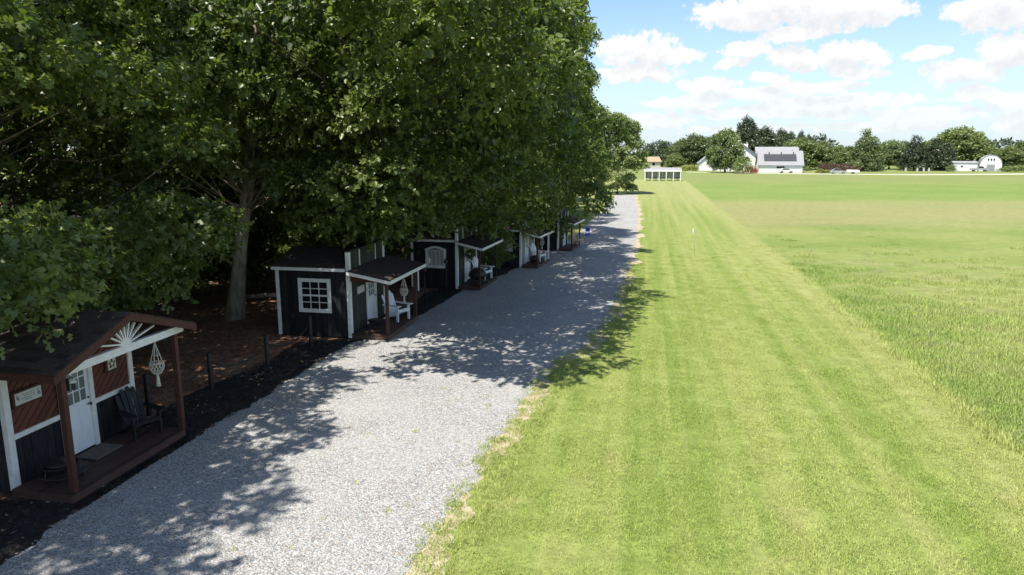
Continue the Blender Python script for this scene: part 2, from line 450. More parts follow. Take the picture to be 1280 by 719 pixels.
class MB:
    """collects pieces of ONE part"""
    def __init__(s): s.v = []; s.f = []
    def add(s, verts, faces):
        k = len(s.v); s.v += [tuple(map(float, x)) for x in verts]
        s.f += [tuple(i + k for i in fc) for fc in faces]
        return s
    def box(s, x0, y0, z0, x1, y1, z1):
        return s.add([(x0, y0, z0), (x1, y0, z0), (x1, y1, z0), (x0, y1, z0), (x0, y0, z1), (x1, y0, z1), (x1, y1, z1), (x0, y1, z1)], CUBE_F)
    def bar(s, p, q, wd, ht, up=(0, 0, 1)):
        p, q = Vector(p), Vector(q); d = (q - p).normalized(); u = Vector(up)
        sd = d.cross(u)
        if sd.length < 1e-4: sd = d.cross(Vector((1, 0, 0)))
        sd.normalize(); u = sd.cross(d)
        a, c = sd * wd / 2, u * ht / 2
        vs = [p - a - c, q - a - c, q + a - c, p + a - c, p - a + c, q - a + c, q + a + c, p + a + c]
        return s.add(vs, CUBE_F)
    def tube(s, pts, r, n=6, caps=True):
        pts = [Vector(p) for p in pts]
        rs = r if isinstance(r, (list, tuple)) else [r] * len(pts)
        k0 = len(s.v); vs = []; fs = []
        for i, p in enumerate(pts):
            d = (pts[min(i + 1, len(pts) - 1)] - pts[max(i - 1, 0)]).normalized()
            a = d.cross(Vector((0, 0, 1)))
            if a.length < 1e-3: a = d.cross(Vector((1, 0, 0)))
            a.normalize(); c = d.cross(a)
            for j in range(n):
                th = 2 * math.pi * j / n
                vs.append(p + (a * math.cos(th) + c * math.sin(th)) * rs[i])
        for i in range(len(pts) - 1):
            for j in range(n):
                fs.append((i * n + j, i * n + (j + 1) % n, (i + 1) * n + (j + 1) % n, (i + 1) * n + j))
        if caps: fs += [tuple(range(n))[::-1], tuple((len(pts) - 1) * n + j for j in range(n))]
        return s.add(vs, fs)
    def lathe(s, prof, n=14, c=(0, 0, 0)):
        vs = []; fs = []
        for (r, z) in prof:
            for j in range(n):
                th = 2 * math.pi * j / n
                vs.append((c[0] + r * math.cos(th), c[1] + r * math.sin(th), c[2] + z))
        for i in range(len(prof) - 1):
            for j in range(n): fs.append((i * n + j, i * n + (j + 1) % n, (i + 1) * n + (j + 1) % n, (i + 1) * n + j))
        return s.add(vs, fs)
    def ext(s, poly, axis, a, b):
        """polygon of 2-D points pushed along an axis from a to b"""
        def mk(p, t):
            return {'x': (t, p[0], p[1]), 'y': (p[0], t, p[1]), 'z': (p[0], p[1], t)}[axis]
        n = len(poly)
        vs = [mk(p, a) for p in poly] + [mk(p, b) for p in poly]
        fs = [tuple(range(n))[::-1], tuple(range(n, 2 * n))] + [(i, (i + 1) % n, n + (i + 1) % n, n + i) for i in range(n)]
        return s.add(vs, fs)
    def build(s, name, mat, parent=None, smooth=False, loc=None, label=None):
        o = mesh_obj(name, s.v, s.f, mat, parent, smooth, loc)
        if o.data.polygons and len(o.data.polygons) < 4000:
            bm = bmesh.new(); bm.from_mesh(o.data)
            bmesh.ops.recalc_face_normals(bm, faces=bm.faces); bm.to_mesh(o.data); bm.free()
        if label: o['label'] = label
        return o
def box(name, mat, parent, x0, y0, z0, x1, y1, z1):
    """box part; alike boxes share mesh data"""
    hx, hy, hz = abs(x1 - x0) / 2, abs(y1 - y0) / 2, abs(z1 - z0) / 2
    key = ('box', mat, round(hx, 3), round(hy, 3), round(hz, 3))
    vs = [(-hx, -hy, -hz), (hx, -hy, -hz), (hx, hy, -hz), (-hx, hy, -hz), (-hx, -hy, hz), (hx, -hy, hz), (hx, hy, hz), (-hx, hy, hz)]
    return mesh_obj(name, vs, CUBE_F, mat, parent, False, ((x0 + x1) / 2, (y0 + y1) / 2, (z0 + z1) / 2), key)
def bar(name, mat, parent, p, q, wd, ht, up=(0, 0, 1)):
    return MB().bar(p, q, wd, ht, up).build(name, mat, parent)
def np_mesh(name, V, quads=None, tris=None, mat=None, rnd=None, smooth=False):
    """mesh straight from arrays"""
    me = bpy.data.meshes.new(name)
    V = np.asarray(V, np.float32)
    me.vertices.add(len(V)); me.vertices.foreach_set('co', V.ravel())
    loops = []; starts = []; tot = []; k = 0
    for arr, n in ((quads, 4), (tris, 3)):
        if arr is None or len(arr) == 0: continue
        arr = np.asarray(arr, np.int32)
        loops.append(arr.ravel()); starts.append(k + n * np.arange(len(arr))); tot.append(np.full(len(arr), n)); k += n * len(arr)
    loops = np.concatenate(loops); starts = np.concatenate(starts).astype(np.int32); tot = np.concatenate(tot).astype(np.int32)
    me.loops.add(len(loops)); me.loops.foreach_set('vertex_index', loops)
    me.polygons.add(len(starts)); me.polygons.foreach_set('loop_start', starts); me.polygons.foreach_set('loop_total', tot)
    if rnd is not None:
        a = me.attributes.new('rnd', 'FLOAT', 'POINT'); a.data.foreach_set('value', np.asarray(rnd, np.float32))
    if smooth: me.polygons.foreach_set('use_smooth', np.ones(len(starts), bool))
    me.update(calc_edges=True)
    if mat: me.materials.append(M[mat])
    return me
def norm(a): return a / np.maximum(np.linalg.norm(a, axis=-1, keepdims=True), 1e-6)

# ------------------------------------------------------------------ ground, drive, verges
def sheet(name, mat, z, xs_left, xs_right, ys, sub=8):
    """a strip between two edges given along Y"""
    V = []; F = []
    n = sub + 1
    for i, y in enumerate(ys):
        for j in range(n):
            k = j / sub
            V.append((xs_left[i] * (1 - k) + xs_right[i] * k, y, z))
    for i in range(len(ys) - 1):
        for j in range(sub): F.append((i * n + j, i * n + j + 1, (i + 1) * n + j + 1, (i + 1) * n + j))
    return tag(mesh_obj(name, V, F, mat), kind='structure')
mesh_obj('ground', [(-1500, -300, 0), (1500, -300, 0), (1500, 3000, 0), (-1500, 3000, 0)], [(0, 1, 2, 3)], 'field_grass')['kind'] = 'structure'
rng = np.random.default_rng(3)
def wob(y, seed, amp):
    r = np.random.default_rng(seed); out = np.zeros_like(y)
    for k in range(14):
        fr = 0.15 * 1.38 ** k; out += np.sin(y * fr * 2 * np.pi + r.uniform(0, 6.28)) * r.uniform(.5, 1) / (1 + 0.42 * k)
    return out * amp
YS = np.concatenate([np.arange(-12, 40, 0.16), np.arange(40, 111, 0.4)])
def road_left(y): return np.interp(y, [-20, 9, 12, 22, 27, 32, 39, 47, 55, 75, 100, 130], [-10.2, -10.15, -10.2, -10.0, -8.9, -8.6, -7.2, -6.0, -5.6, -5.1, -4.9, -5.2])
def road_right(y): return np.interp(y, [-20, 9.5, 13.6, 17, 21, 23.6, 28.7, 38, 53, 79, 100, 130], [-3.5, -3.45, -3.3, -3.05, -2.7, -1.75, -1.25, -1.0, -0.75, -1.0, -1.7, -2.6])
eL = wob(YS, 1, 0.06); eR = wob(YS, 2, 0.10)
sheet('woodland_floor', 'leaf_litter', 0.004, np.full(len(YS), -130.0), np.interp(YS, [-20, 49, 53, 130], [0.3, 0.3, -7.5, -9.0]) + road_left(YS), YS, 4)
dirt_r = road_right(YS) + 0.34 + wob(YS, 5, 0.20)
sheet('verge', 'verge_dirt', 0.005, road_right(YS) - 1.5, dirt_r, YS, 2)
sheet('gravel_drive', 'gravel', 0.012, road_left(YS) + eL, road_right(YS) + eR, YS, 6)
ym = np.arange(4.0, 40.5, 0.16)
sheet('mulch_bed', 'mulch', 0.016, np.interp(ym, [4, 10.2, 10.3, 13.7, 13.8, 16.5, 22, 22.6, 40], [-13, -13, -11.2, -11.2, -12.1, -11.9, -11.6, -10.3, -9.5]) + wob(ym, 8, 0.10), road_left(ym) + wob(ym, 9, 0.10) + 0.05, ym, 3)
sheet('farm_lane', 'lane', 0.006, *[np.array(a, float) for a in ([222., 224, 232, 240, 246], [227., 229, 238, 246, 252], [18., 45, 90, 150, 240])]) if False else None
mesh_obj('farm_lane', [(12, 238, .006), (40, 226, .006), (75, 221, .006), (125, 240, .006), (260, 300, .006), (260, 309, .006), (123, 247, .006), (74, 228, .006), (40, 232, .006), (12, 243, .006)],
         [(0, 1, 8, 9), (1, 2, 7, 8), (2, 3, 6, 7), (3, 4, 5, 6)], 'lane')['kind'] = 'structure'

# ------------------------------------------------------------------ scattering (ground cover nobody could count)
def scatter(name, label, cat, pts, src_mesh, smin, smax, tilt=0.0):
    src = bpy.data.objects.new(name + '_source', src_mesh)      # never linked to the scene: only its mesh is used
    me = bpy.data.meshes.new(name)
    me.from_pydata([tuple(p) for p in pts], [], [])
    o = link(bpy.data.objects.new(name, me))
    tag(o, label, cat, kind='stuff')
    tr = bpy.data.node_groups.new(name, 'GeometryNodeTree')
    tr.interface.new_socket('Geometry', in_out='INPUT', socket_type='NodeSocketGeometry')
    tr.interface.new_socket('Geometry', in_out='OUTPUT', socket_type='NodeSocketGeometry')
    a = tr.nodes.new('NodeGroupInput'); z = tr.nodes.new('NodeGroupOutput')
    inst = tr.nodes.new('GeometryNodeInstanceOnPoints')
    oi = tr.nodes.new('GeometryNodeObjectInfo'); oi.inputs['Object'].default_value = src
    rv = tr.nodes.new('FunctionNodeRandomValue'); rv.data_type = 'FLOAT_VECTOR'
    rv.inputs[0].default_value = (-tilt, -tilt, 0); rv.inputs[1].default_value = (tilt, tilt, 6.283)
    rs = tr.nodes.new('FunctionNodeRandomValue'); rs.data_type = 'FLOAT'
    rs.inputs[2].default_value = smin; rs.inputs[3].default_value = smax; rs.inputs['Seed'].default_value = 5
    L = tr.links.new
    L(a.outputs[0], inst.inputs['Points']); L(oi.outputs['Geometry'], inst.inputs['Instance'])
    L(rv.outputs[0], inst.inputs['Rotation']); L(rs.outputs[1], inst.inputs['Scale']); L(inst.outputs[0], z.inputs[0])
    o.modifiers.new('scatter', 'NODES').node_group = tr
    return o
def blades(n, rad, h0, h1, wd, lean, mat, seed, straw=None):
    r = np.random.default_rng(seed)
    ang = r.uniform(0, 6.283, n); rr = rad * np.sqrt(r.uniform(0, 1, n))
    B = np.stack([rr * np.cos(ang), rr * np.sin(ang), np.full(n, -0.004)], 1)
    th = r.uniform(0, 6.283, n); h = r.uniform(h0, h1, n); ln = r.uniform(0.2, 1, n) * lean * h
    D = np.stack([np.cos(th), np.sin(th), 0 * th], 1); Sd = np.stack([-np.sin(th), np.cos(th), 0 * th], 1)
    up = np.array([0, 0, 1.0])
    wv = wd * r.uniform(.6, 1.2, n)[:, None]
    mid_ = B + D * (ln * .35)[:, None] + up * (h * .62)[:, None]
    tip = B + D * ln[:, None] + up * h[:, None]
    V = np.stack([B - Sd * wv, B + Sd * wv, mid_ + Sd * wv * .8, mid_ - Sd * wv * .8, tip], 1).reshape(-1, 3)
    k = np.arange(n) * 5
    q = np.stack([k, k + 1, k + 2, k + 3], 1); tr = np.stack([k + 3, k + 2, k + 4], 1)
    return np_mesh('blades', V, q, tr, mat, np.repeat(r.uniform(0, 1, n), 5))
def pts_in(n, fx, y0, y1, dens, seed):
    """random ground points between fx(y) edges; dens falls with distance"""
    r = np.random.default_rng(seed)
    y = r.uniform(y0, y1, n); a, c = fx(y); x = a + (c - a) * r.uniform(0, 1, n)
    keep = r.uniform(0, 1, n) < dens(np.hypot(x, y))
    return np.stack([x[keep], y[keep], np.zeros(keep.sum())], 1)
lawn_src = blades(230, 0.34, 0.018, 0.052, 0.0045, 1.2, 'lawn_blade', 1)
scatter('lawn_grass', 'short mown lawn grass beside the gravel drive', 'grass',
        pts_in(9000, lambda y: (road_right(y) + 0.55, np.full_like(y, 8.6)), 7.5, 58, lambda d: np.clip(13 / d, .25, 1) ** 1.3 * np.clip((54 - d) / 30, 0, 1), 21), lawn_src, 0.7, 1.25)
edge_src = blades(40, 0.13, 0.025, 0.085, 0.005, 1.1, 'lawn_blade', 2)
scatter('verge_grass', 'ragged grass tufts along the gravel edge', 'grass',
        pts_in(2600, lambda y: (road_right(y) - 0.12 + wob(y, 31, .15), road_right(y) + 0.85), 7.5, 42, lambda d: .8 * np.clip(14 / d, .3, 1), 22), edge_src, 0.5, 1.3)
weed_src = blades(22, 0.07, 0.02, 0.07, 0.007, 1.2, 'lawn_blade', 3)
scatter('drive_weeds', 'tiny weeds growing through the gravel', 'weeds',
        pts_in(45, lambda y: (road_right(y) - 3.5, road_right(y) - 0.1), 8, 22, lambda d: 1 + 0 * d, 23), weed_src, 0.5, 1.2)
field_src = blades(200, 0.60, 0.06, 0.19, 0.0075, 0.9, 'field_blade', 4)
scatter('field_grass', 'tall unmown grass of the field', 'grass',
        pts_in(16000, lambda y: (np.full_like(y, 8.35) + wob(y, 41, .18), np.clip(y * 1.15 + 4, 12, 75)), 10, 66, lambda d: np.clip(20 / d, .15, 1) ** 1.1 * np.clip((64 - d) / 44, 0, 1) ** 1.8, 24), field_src, 0.6, 1.15)
straw_src = blades(60, 0.45, 0.14, 0.28, 0.005, 0.6, 'straw_blade', 5)
scatter('seed_heads', 'pale dry seed heads in the tall field grass', 'grass',
        pts_in(9000, lambda y: (np.full_like(y, 9.6) + wob(y, 42, .9), np.clip(y * 1.15 + 4, 12, 75)), 14, 68, lambda d: 0.16 * np.clip(24 / d, .2, 1) * np.clip((60 - d) / 40, 0, 1), 25), straw_src, 0.6, 1.1)
bm = bmesh.new(); bmesh.ops.create_icosphere(bm, subdivisions=1, radius=0.021)
for v in bm.verts: v.co *= random.uniform(.75, 1.25); v.co.z *= .65
stone_me = bpy.data.meshes.new('stone'); bm.to_mesh(stone_me); bm.free(); stone_me.materials.append(M['loose_stone'])
sp_ = pts_in(17000, lambda y: (road_left(y) + .1, road_right(y) - .05), 7.8, 26, lambda d: np.clip(13 / d, .2, 1) ** 2, 26); sp_[:, 2] = 0.016
scatter('loose_gravel', 'loose grey stones lying on the gravel drive', 'gravel', sp_, stone_me, 0.35, 0.85, 0.6)
def flat_leaf_mesh(name, pts, size, mat, seed, tilt=0.5):
    r = np.random.default_rng(seed); n = len(pts)
    th = r.uniform(0, 6.283, n); s = size * r.uniform(.5, 1.3, n)
    D = np.stack([np.cos(th), np.sin(th), r.uniform(-tilt, tilt, n)], 1) * s[:, None]
    Sd = np.stack([-np.sin(th), np.cos(th), r.uniform(-tilt, tilt, n)], 1) * (s * r.uniform(.25, .5, n))[:, None]
    P0 = np.asarray(pts) + [0, 0, 0.012]
    V = np.stack([P0 - D * .5, P0 + Sd * .5, P0 + D * .5, P0 - Sd * .5], 1)
    V[:, :, 2] = np.maximum(V[:, :, 2], 0.008)
    k = np.arange(n) * 4
    return np_mesh(name, V.reshape(-1, 3), np.stack([k, k + 1, k + 2, k + 3], 1), None, mat)
def stuff(name, me, label, cat):
    return tag(link(bpy.data.objects.new(name, me)), label, cat, kind='stuff')
lp = pts_in(26000, lambda y: (np.full_like(y, -26.), road_left(y) - 1.3), 6, 42, lambda d: np.clip(22 / d, .2, 1), 27)
stuff('fallen_leaves', flat_leaf_mesh('fallen_leaves', lp, 0.13, 'litter_leaf', 28), 'brown fallen leaves covering the woodland floor', 'leaves')
mp = pts_in(16000, lambda y: (np.interp(y, [4, 10.2, 10.3, 13.7, 13.8, 16.5, 22, 22.6, 40], [-12.6, -12.6, -10.3, -10.3, -12.0, -11.9, -11.6, -10.0, -9.2]), road_left(y) + .1), 6, 40, lambda d: np.clip(18 / d, .2, 1), 29); mp[:, 2] = .012
stuff('bark_chips', flat_leaf_mesh('bark_chips', mp, 0.09, 'chip', 30, .6), 'black bark chips of the mulch bed', 'mulch')
gp = pts_in(420, lambda y: (road_left(y) - 1.2, road_left(y) + 1.0), 9, 42, lambda d: 1 + 0 * d, 33); gp[:, 2] = .016
stuff('dry_leaves', flat_leaf_mesh('dry_leaves', gp, 0.10, 'dry_leaf', 34, .3), 'pale dry leaves scattered on mulch and gravel', 'leaves')

# ------------------------------------------------------------------ trees
def envelope(t): return np.interp(t, [0, .08, .3, .65, .88, 1], [.58, .86, 1, .95, .66, .15])
LEAF_Q = np.array([(0, 0, 0), (.32, .5, .10), (.78, .36, .04), (1, 0, -.10), (.78, -.36, .04), (.32, -.5, .10)])
OAK_V = np.array([(0, 0, 0), (.50, .13, .05), (1, 0, -.10), (.50, -.13, .05), (.42, .52, .02), (.84, .46, -.04), (.84, -.46, -.04), (.42, -.52, .02)])
def leaves_mesh(name, P0, D, N, L, Wd, mat, kind, rnd):
    n = len(P0); D = norm(D); Sd = norm(np.cross(N, D)); N = np.cross(D, Sd)
    T = {'oak': OAK_V, 'quad': LEAF_Q}[kind] if kind != 'card' else np.array([(0, 0, 0), (.5, .5, .08), (1, 0, 0), (.5, -.5, .08)])
    V = P0[:, None] + D[:, None] * (T[:, 0][None, :, None] * L[:, None, None]) + Sd[:, None] * (T[:, 1][None, :, None] * Wd[:, None, None]) + N[:, None] * (T[:, 2][None, :, None] * L[:, None, None])
    m_ = len(T); k = (np.arange(n) * m_)[:, None]
    if kind == 'oak':
        q = k + [0, 1, 2, 3]; tr = np.concatenate([k + [0, 4, 1], k + [1, 5, 2], k + [2, 6, 3], k + [3, 7, 0]])
    elif kind == 'quad': q = np.concatenate([k + [0, 1, 2, 3], k + [0, 3, 4, 5]]); tr = None
    else: q = k + [0, 1, 2, 3]; tr = None
    return np_mesh(name, V.reshape(-1, 3), q, tr, mat, np.repeat(rnd, m_))
def make_tree_meshes(seed, Rm, z0, z1, trunk_r, n_bough, sprigs, n_leaf, leaf, kind, mat, bark='bark', lean=(0, 0), bough_r=(0.9, 1.8), flat=.6, droop=.35, env=envelope, inner=.5, cond=None, tpow=.85, extra=()):
    r = np.random.default_rng(seed)
    # trunk line
    zt = z1 * 0.88
    hs = np.linspace(0, zt, 12)
    cx = lean[0] * hs + np.cumsum(r.normal(0, .06, 12)); cy = lean[1] * hs + np.cumsum(r.normal(0, .06, 12)); cx -= cx[0]; cy -= cy[0]
    tr_r = trunk_r * np.interp(hs / zt, [0, .03, .1, .5, 1], [1.45, 1.15, .95, .6, .10])
    axis = lambda z: np.array([np.interp(z, hs, cx), np.interp(z, hs, cy), min(z, zt)])
    trunk = MB().tube([(cx[i], cy[i], hs[i] - (.15 if i == 0 else 0)) for i in range(12)], list(tr_r), 12)
    # bough centres spread over the crown, more of them near its skin
    C = [np.array(e, float) for e in extra]; tries = 0; n_bough += len(C)
    lob = r.uniform(0, 6.283, 3)
    while len(C) < n_bough and tries < 20000:
        tries += 1
        t_ = r.uniform(0, 1) ** tpow; a = r.uniform(0, 6.283)
        rad = env(t_) * Rm * (1 + .10 * np.sin(2 * a + lob[0]) + .10 * np.sin(3 * a + lob[1] + 4 * t_) + .07 * np.sin(5 * a + lob[2] - 6 * t_))
        q = inner + (1 - inner) * r.uniform(0, 1) ** .55
        c0 = axis(z0 + t_ * (z1 - z0)) * [1, 1, 0]
        p = np.array([c0[0] + np.cos(a) * rad * q, c0[1] + np.sin(a) * rad * q, z0 + t_ * (z1 - z0) - droop * q * (1 - t_)])
        if cond is not None and not cond(p): continue
        if all(np.sum(((p - c) * [1, 1, 1.5]) ** 2) > (0.72 * bough_r[1]) ** 2 for c in C): C.append(p)
    C = np.array(C)
    br = MB(); P_, D_, N_, R_nd = [], [], [], []
    for c in C:
        ax = axis(max(.25 * zt, c[2] - (.25 + .35 * r.uniform()) * np.hypot(c[0] - axis(c[2])[0], c[1] - axis(c[2])[1]) - .6))
        mid_ = ax * .45 + c * .55 + [0, 0, .35] + r.normal(0, .38, 3)
        q1 = ax * .75 + mid_ * .25 + r.normal(0, .16, 3); q2 = mid_ * .5 + c * .5 + r.normal(0, .15, 3)
        b0 = trunk_r * r.uniform(.07, .15)
        br.tube([ax, q1, mid_, q2, c], [b0, b0 * .8, b0 * .55, b0 * .35, b0 * .12], 5)
        rb = r.uniform(*bough_r); out = norm(c - axis(c[2]))
        ns = int(sprigs * (rb / np.mean(bough_r)) ** 2 * r.uniform(.75, 1.25))
        dv = norm(r.normal(0, 1, (ns, 3)) + [0, 0, .65] + out * .35)
        rr = r.uniform(0.35, 1, ns) ** .6
        base = c + dv * rr[:, None] * [rb, rb, rb * flat]
        base[:, 2] -= .10 * np.sum((base - c)[:, :2] ** 2, 1) / rb
        sd_ = norm(dv * .8 + out * .6 + r.normal(0, .35, (ns, 3)) + [0, 0, -.1])
        nl = n_leaf
        k = np.repeat(np.arange(ns), nl)
        along = np.tile(np.linspace(-.3, .45, nl), ns) * leaf * 2.6
        P_.append(base[k] + sd_[k] * along[:, None] + r.normal(0, leaf * .22, (ns * nl, 3)))
        D_.append(norm(sd_[k] * .7 + r.normal(0, .75, (ns * nl, 3)) + [0, 0, -.22]))
        N_.append(norm(np.array([0, 0, .8]) + out * .45 + dv[k] * .35 + r.normal(0, .55, (ns * nl, 3))))
        R_nd.append(np.clip(r.uniform(0, 1) * .5 + r.uniform(0, .5, ns)[k] + r.normal(0, .08, ns * nl), 0, 1))
    P_, D_, N_, R_nd = map(np.concatenate, (P_, D_, N_, R_nd))
    n = len(P_); L = leaf * r.uniform(.55, 1.35, n); Wd = L * r.uniform(.5, .72, n)
    if kind == 'oak': Wd = L * r.uniform(.62, .85, n)
    crown = leaves_mesh('crown', P_, D_, N_, L, Wd, mat, kind, R_nd)
    tm = bpy.data.meshes.new('trunk'); tm.from_pydata(trunk.v, [], trunk.f); tm.materials.append(M[bark]); tm.polygons.foreach_set('use_smooth', [True] * len(tm.polygons))
    bmn = bpy.data.meshes.new('branches'); bmn.from_pydata(br.v, [], br.f); bmn.materials.append(M[bark]); bmn.polygons.foreach_set('use_smooth', [True] * len(bmn.polygons))
    return tm, bmn, crown
def plant_tree(name, meshes, label, cat, loc, rz=0.0, sc=1.0, group=None, szz=None, branches=True):
    t_ = thing(name, label, cat, loc, rz, group, sc)
    if szz: t_.scale = (sc, sc, sc * szz)
    for nm, me in zip(('trunk', 'branches', 'crown'), meshes):
        if me is None: continue
        link(bpy.data.objects.new(nm, me), t_)
    return t_
TA = make_tree_meshes(11, 6.4, 2.7, 16, .33, 132, 78, 9, .165, 'oak', 'oak_leaf', bough_r=(.8, 1.9), flat=.5, inner=.35, tpow=1.05)
TF = make_tree_meshes(16, 7.0, 3.1, 15, .33, 68, 78, 9, .165, 'oak', 'oak_leaf', bough_r=(.8, 1.7), flat=.5, cond=lambda p: p[2] < 5.0 or p[0] < 1.2 or (p[2] > 8.0 and p[1] > -.3), tpow=1.0, extra=[(5.0, .2, 4.3), (5.5, 1.0, 4.3), (4.4, 1.0, 4.6), (5.0, 1.9, 4.7), (3.9, -.6, 4.3), (5.7, -.2, 4.1), (4.6, -1.2, 4.5), (3.6, 2.4, 4.9)])
TB = make_tree_meshes(12, 7.2, 6.2, 19, .29, 105, 84, 9, .19, 'quad', 'oak_leaf', 'pale_bark', lean=(.14, .0), bough_r=(.9, 2.1), flat=.5,
                      extra=[(.2, -1.6, 6.4), (1.4, -2.6, 6.2), (-1.2, -2.2, 6.3), (-2.6, -3.2, 5.4), (2.8, -1.8, 6.0), (.6, -3.8, 7.2), (-3.6, -1.6, 5.2), (-1.0, -4.4, 7.4), (2.2, -4.0, 7.6), (.8, -1.2, 7.6)])
TC = make_tree_meshes(13, 7.6, 3.0, 20, .34, 115, 84, 9, .19, 'quad', 'oak_leaf', bough_r=(.9, 2.1), flat=.5)
EXTRA = [(-2.6, -4.2, 4.0), (-1.4, -5.2, 4.4), (-.2, -4.0, 3.9), (1.0, -5.0, 4.8), (-3.0, -2.4, 4.6), (-1.0, -2.4, 4.2), (.9, -2.2, 4.0), (2.4, -3.2, 5.0), (-2.2, -5.6, 5.6), (-.4, -6.4, 5.4),
         (1.6, -6.2, 5.9), (3.4, -4.6, 6.0), (2.6, .6, 4.2), (3.0, 2.6, 4.0), (1.6, 3.6, 3.6), (.2, 1.6, 3.7), (-1.6, .2, 5.4), (-3.6, -4.0, 6.2), (2.0, -1.0, 5.6), (4.2, 1.2, 5.4), (-.6, -3.4, 6.4), (1.0, -3.6, 6.9), (3.2, -2.2, 7.4)]
EXTRA = [(x + 2.3, y - .4, z) for (x, y, z) in EXTRA]
EXTRA += [(5.6, -9.6, 9.6), (6.8, -9.0, 10.4), (7.6, -7.8, 9.4), (6.2, -8.0, 8.6), (5.0, -8.4, 10.8), (8.2, -6.4, 10.2), (4.4, -9.8, 8.8), (7.2, -6.6, 11.4), (8.6, -4.8, 9.0), (3.6, -8.6, 11.8),
          (8.4, -3.0, 11.2), (8.8, -1.0, 9.2), (8.6, 1.0, 10.8), (8.2, 3.0, 9.4), (7.8, 2.0, 12.6), (8.0, -1.6, 13.2), (7.0, 4.4, 11.8), (7.4, 0.4, 7.4), (7.6, -3.2, 7.6), (5.4, -6.6, 12.8), (4.2, -12.2, 9.8), (5.6, -11.6, 9.4), (6.8, -10.8, 9.8), (3.2, -11.4, 10.6), (5.0, -12.8, 10.6), (7.6, -9.6, 10.6), (2.4, -12.6, 9.6), (6.2, -12.4, 10.4), (7.4, -11.6, 11.0)]
EXTRA = [(min(x, 8.0), y, z) for (x, y, z) in EXTRA]
TE = make_tree_meshes(15, 8.2, 4.2, 17, .34, 78, 80, 9, .19, 'quad', 'oak_leaf', lean=(.17, -.08), bough_r=(.9, 2.0), flat=.5, inner=.3, tpow=1.35, extra=EXTRA,
                      cond=lambda p: (p[0] > -.9 or p[2] > 7.5) and not (p[0] > 6.2 and p[2] < 6.0) and p[0] < 8.2)
TD = make_tree_meshes(14, 7.4, 1.8, 18, .32, 84, 92, 9, .19, 'quad', 'oak_leaf', bough_r=(.9, 2.0), flat=.5, tpow=1.1)
G1 = 'big oaks along the cabin side of the drive'
plant_tree('oak_tree', TF, 'lobed-leaf oak whose branches hang over the red and black cabin roof', 'tree', (-16.6, 9.6, 0), 0, 1.0, G1)
plant_tree('oak_tree', TA, 'dense oak standing just behind the red and black cabin', 'tree', (-18.6, 16.2, 0), 3.3, 1.0, G1)
plant_tree('oak_tree', TB, 'oak with thick pale bare trunk between the two nearest cabins', 'tree', (-16.0, 24.7, 0), 0.1, 1.0, G1)
plant_tree('oak_tree', TE, 'spreading oak just past the cabin with the square window', 'tree', (-11.8, 28.7, 0), 0, 1.0, G1)
plant_tree('oak_tree', TD, 'oak hanging low over the cabin with the arched window', 'tree', (-10.6, 37.0, 0), 2.2, .92, G1, 1.2)
plant_tree('oak_tree', TD, 'oak overhanging the cabin with the peeling white porch edge', 'tree', (-9.9, 44.3, 0), 4.0, .86, G1, 1.3)
ALONG = 'tall dark oak in the row overhanging the drive beyond the cabins'
for (x, y, k, rz, sc) in [(-10.0, 52.6, TD, 2.5, .84), (-11.6, 62.5, TD, .4, .86), (-12.6, 73, TC, 5.2, .82), (-13.4, 84, TD, 4.1, .8), (-14, 95, TD, 1.8, .78)]:
    plant_tree('oak_tree', k, ALONG, 'tree', (x, y, 0), rz, sc, 'dark oaks beyond the cabins', 1.25 if y < 70 else .95)
BACK = 'dark oak deeper in the wood behind the row of cabins'
for (x, y, k, rz, sc) in [(-15.8, 0.6, TC, .3, .95), (-26, 6, TB, 1.3, 1.05), (-28, 14.5, TD, 2.0, 1.05), (-26, 24, TD, 3.0, 1.0), (-22.5, 31.5, TD, 3.9, 1.0),
                          (-20.5, 38.5, TD, 5.5, 1.0), (-21.5, 48, TD, .9, 1.1), (-20, 57, TC, 2.9, 1.1), (-20, 67, TB, .1, 1.1), (-20, 78, TD, 1.1, 1.1),
                          (-37, 12, TD, .5, 1.15), (-38, 25, TC, 1.5, 1.15), (-36, 38, TB, 2.5, 1.15), (-33, 51, TD, 3.5, 1.15), (-31, 64, TC, 4.5, 1.15), (-21, 90, TC, 3.7, 1.1), (-48, 18, TD, .8, 1.2), (-48, 31, TD, 2.8, 1.2), (-46, 45, TD, 4.8, 1.2), (-37, 2, TD, 4.0, 1.1), (-60, 25, TD, 1.8, 1.3), (-59, 40, TD, 5.8, 1.3)]:
    plant_tree('oak_tree', k, BACK, 'tree', (x, y, 0), rz, sc, 'oaks deeper in the wood')
TL = make_tree_meshes(21, 4.6, 1.0, 13.2, .2, 130, 40, 8, .27, 'quad', 'lime_leaf', bough_r=(.6, 1.2))
plant_tree('maple_tree', TL, 'light green airy tree at the far end of the drive', 'tree', (-4.8, 113, 0), .7, .9)
TS = make_tree_meshes(22, 1.5, .35, 3.4, .04, 40, 18, 8, .15, 'quad', 'oak_leaf', bough_r=(.35, .6), inner=.2)
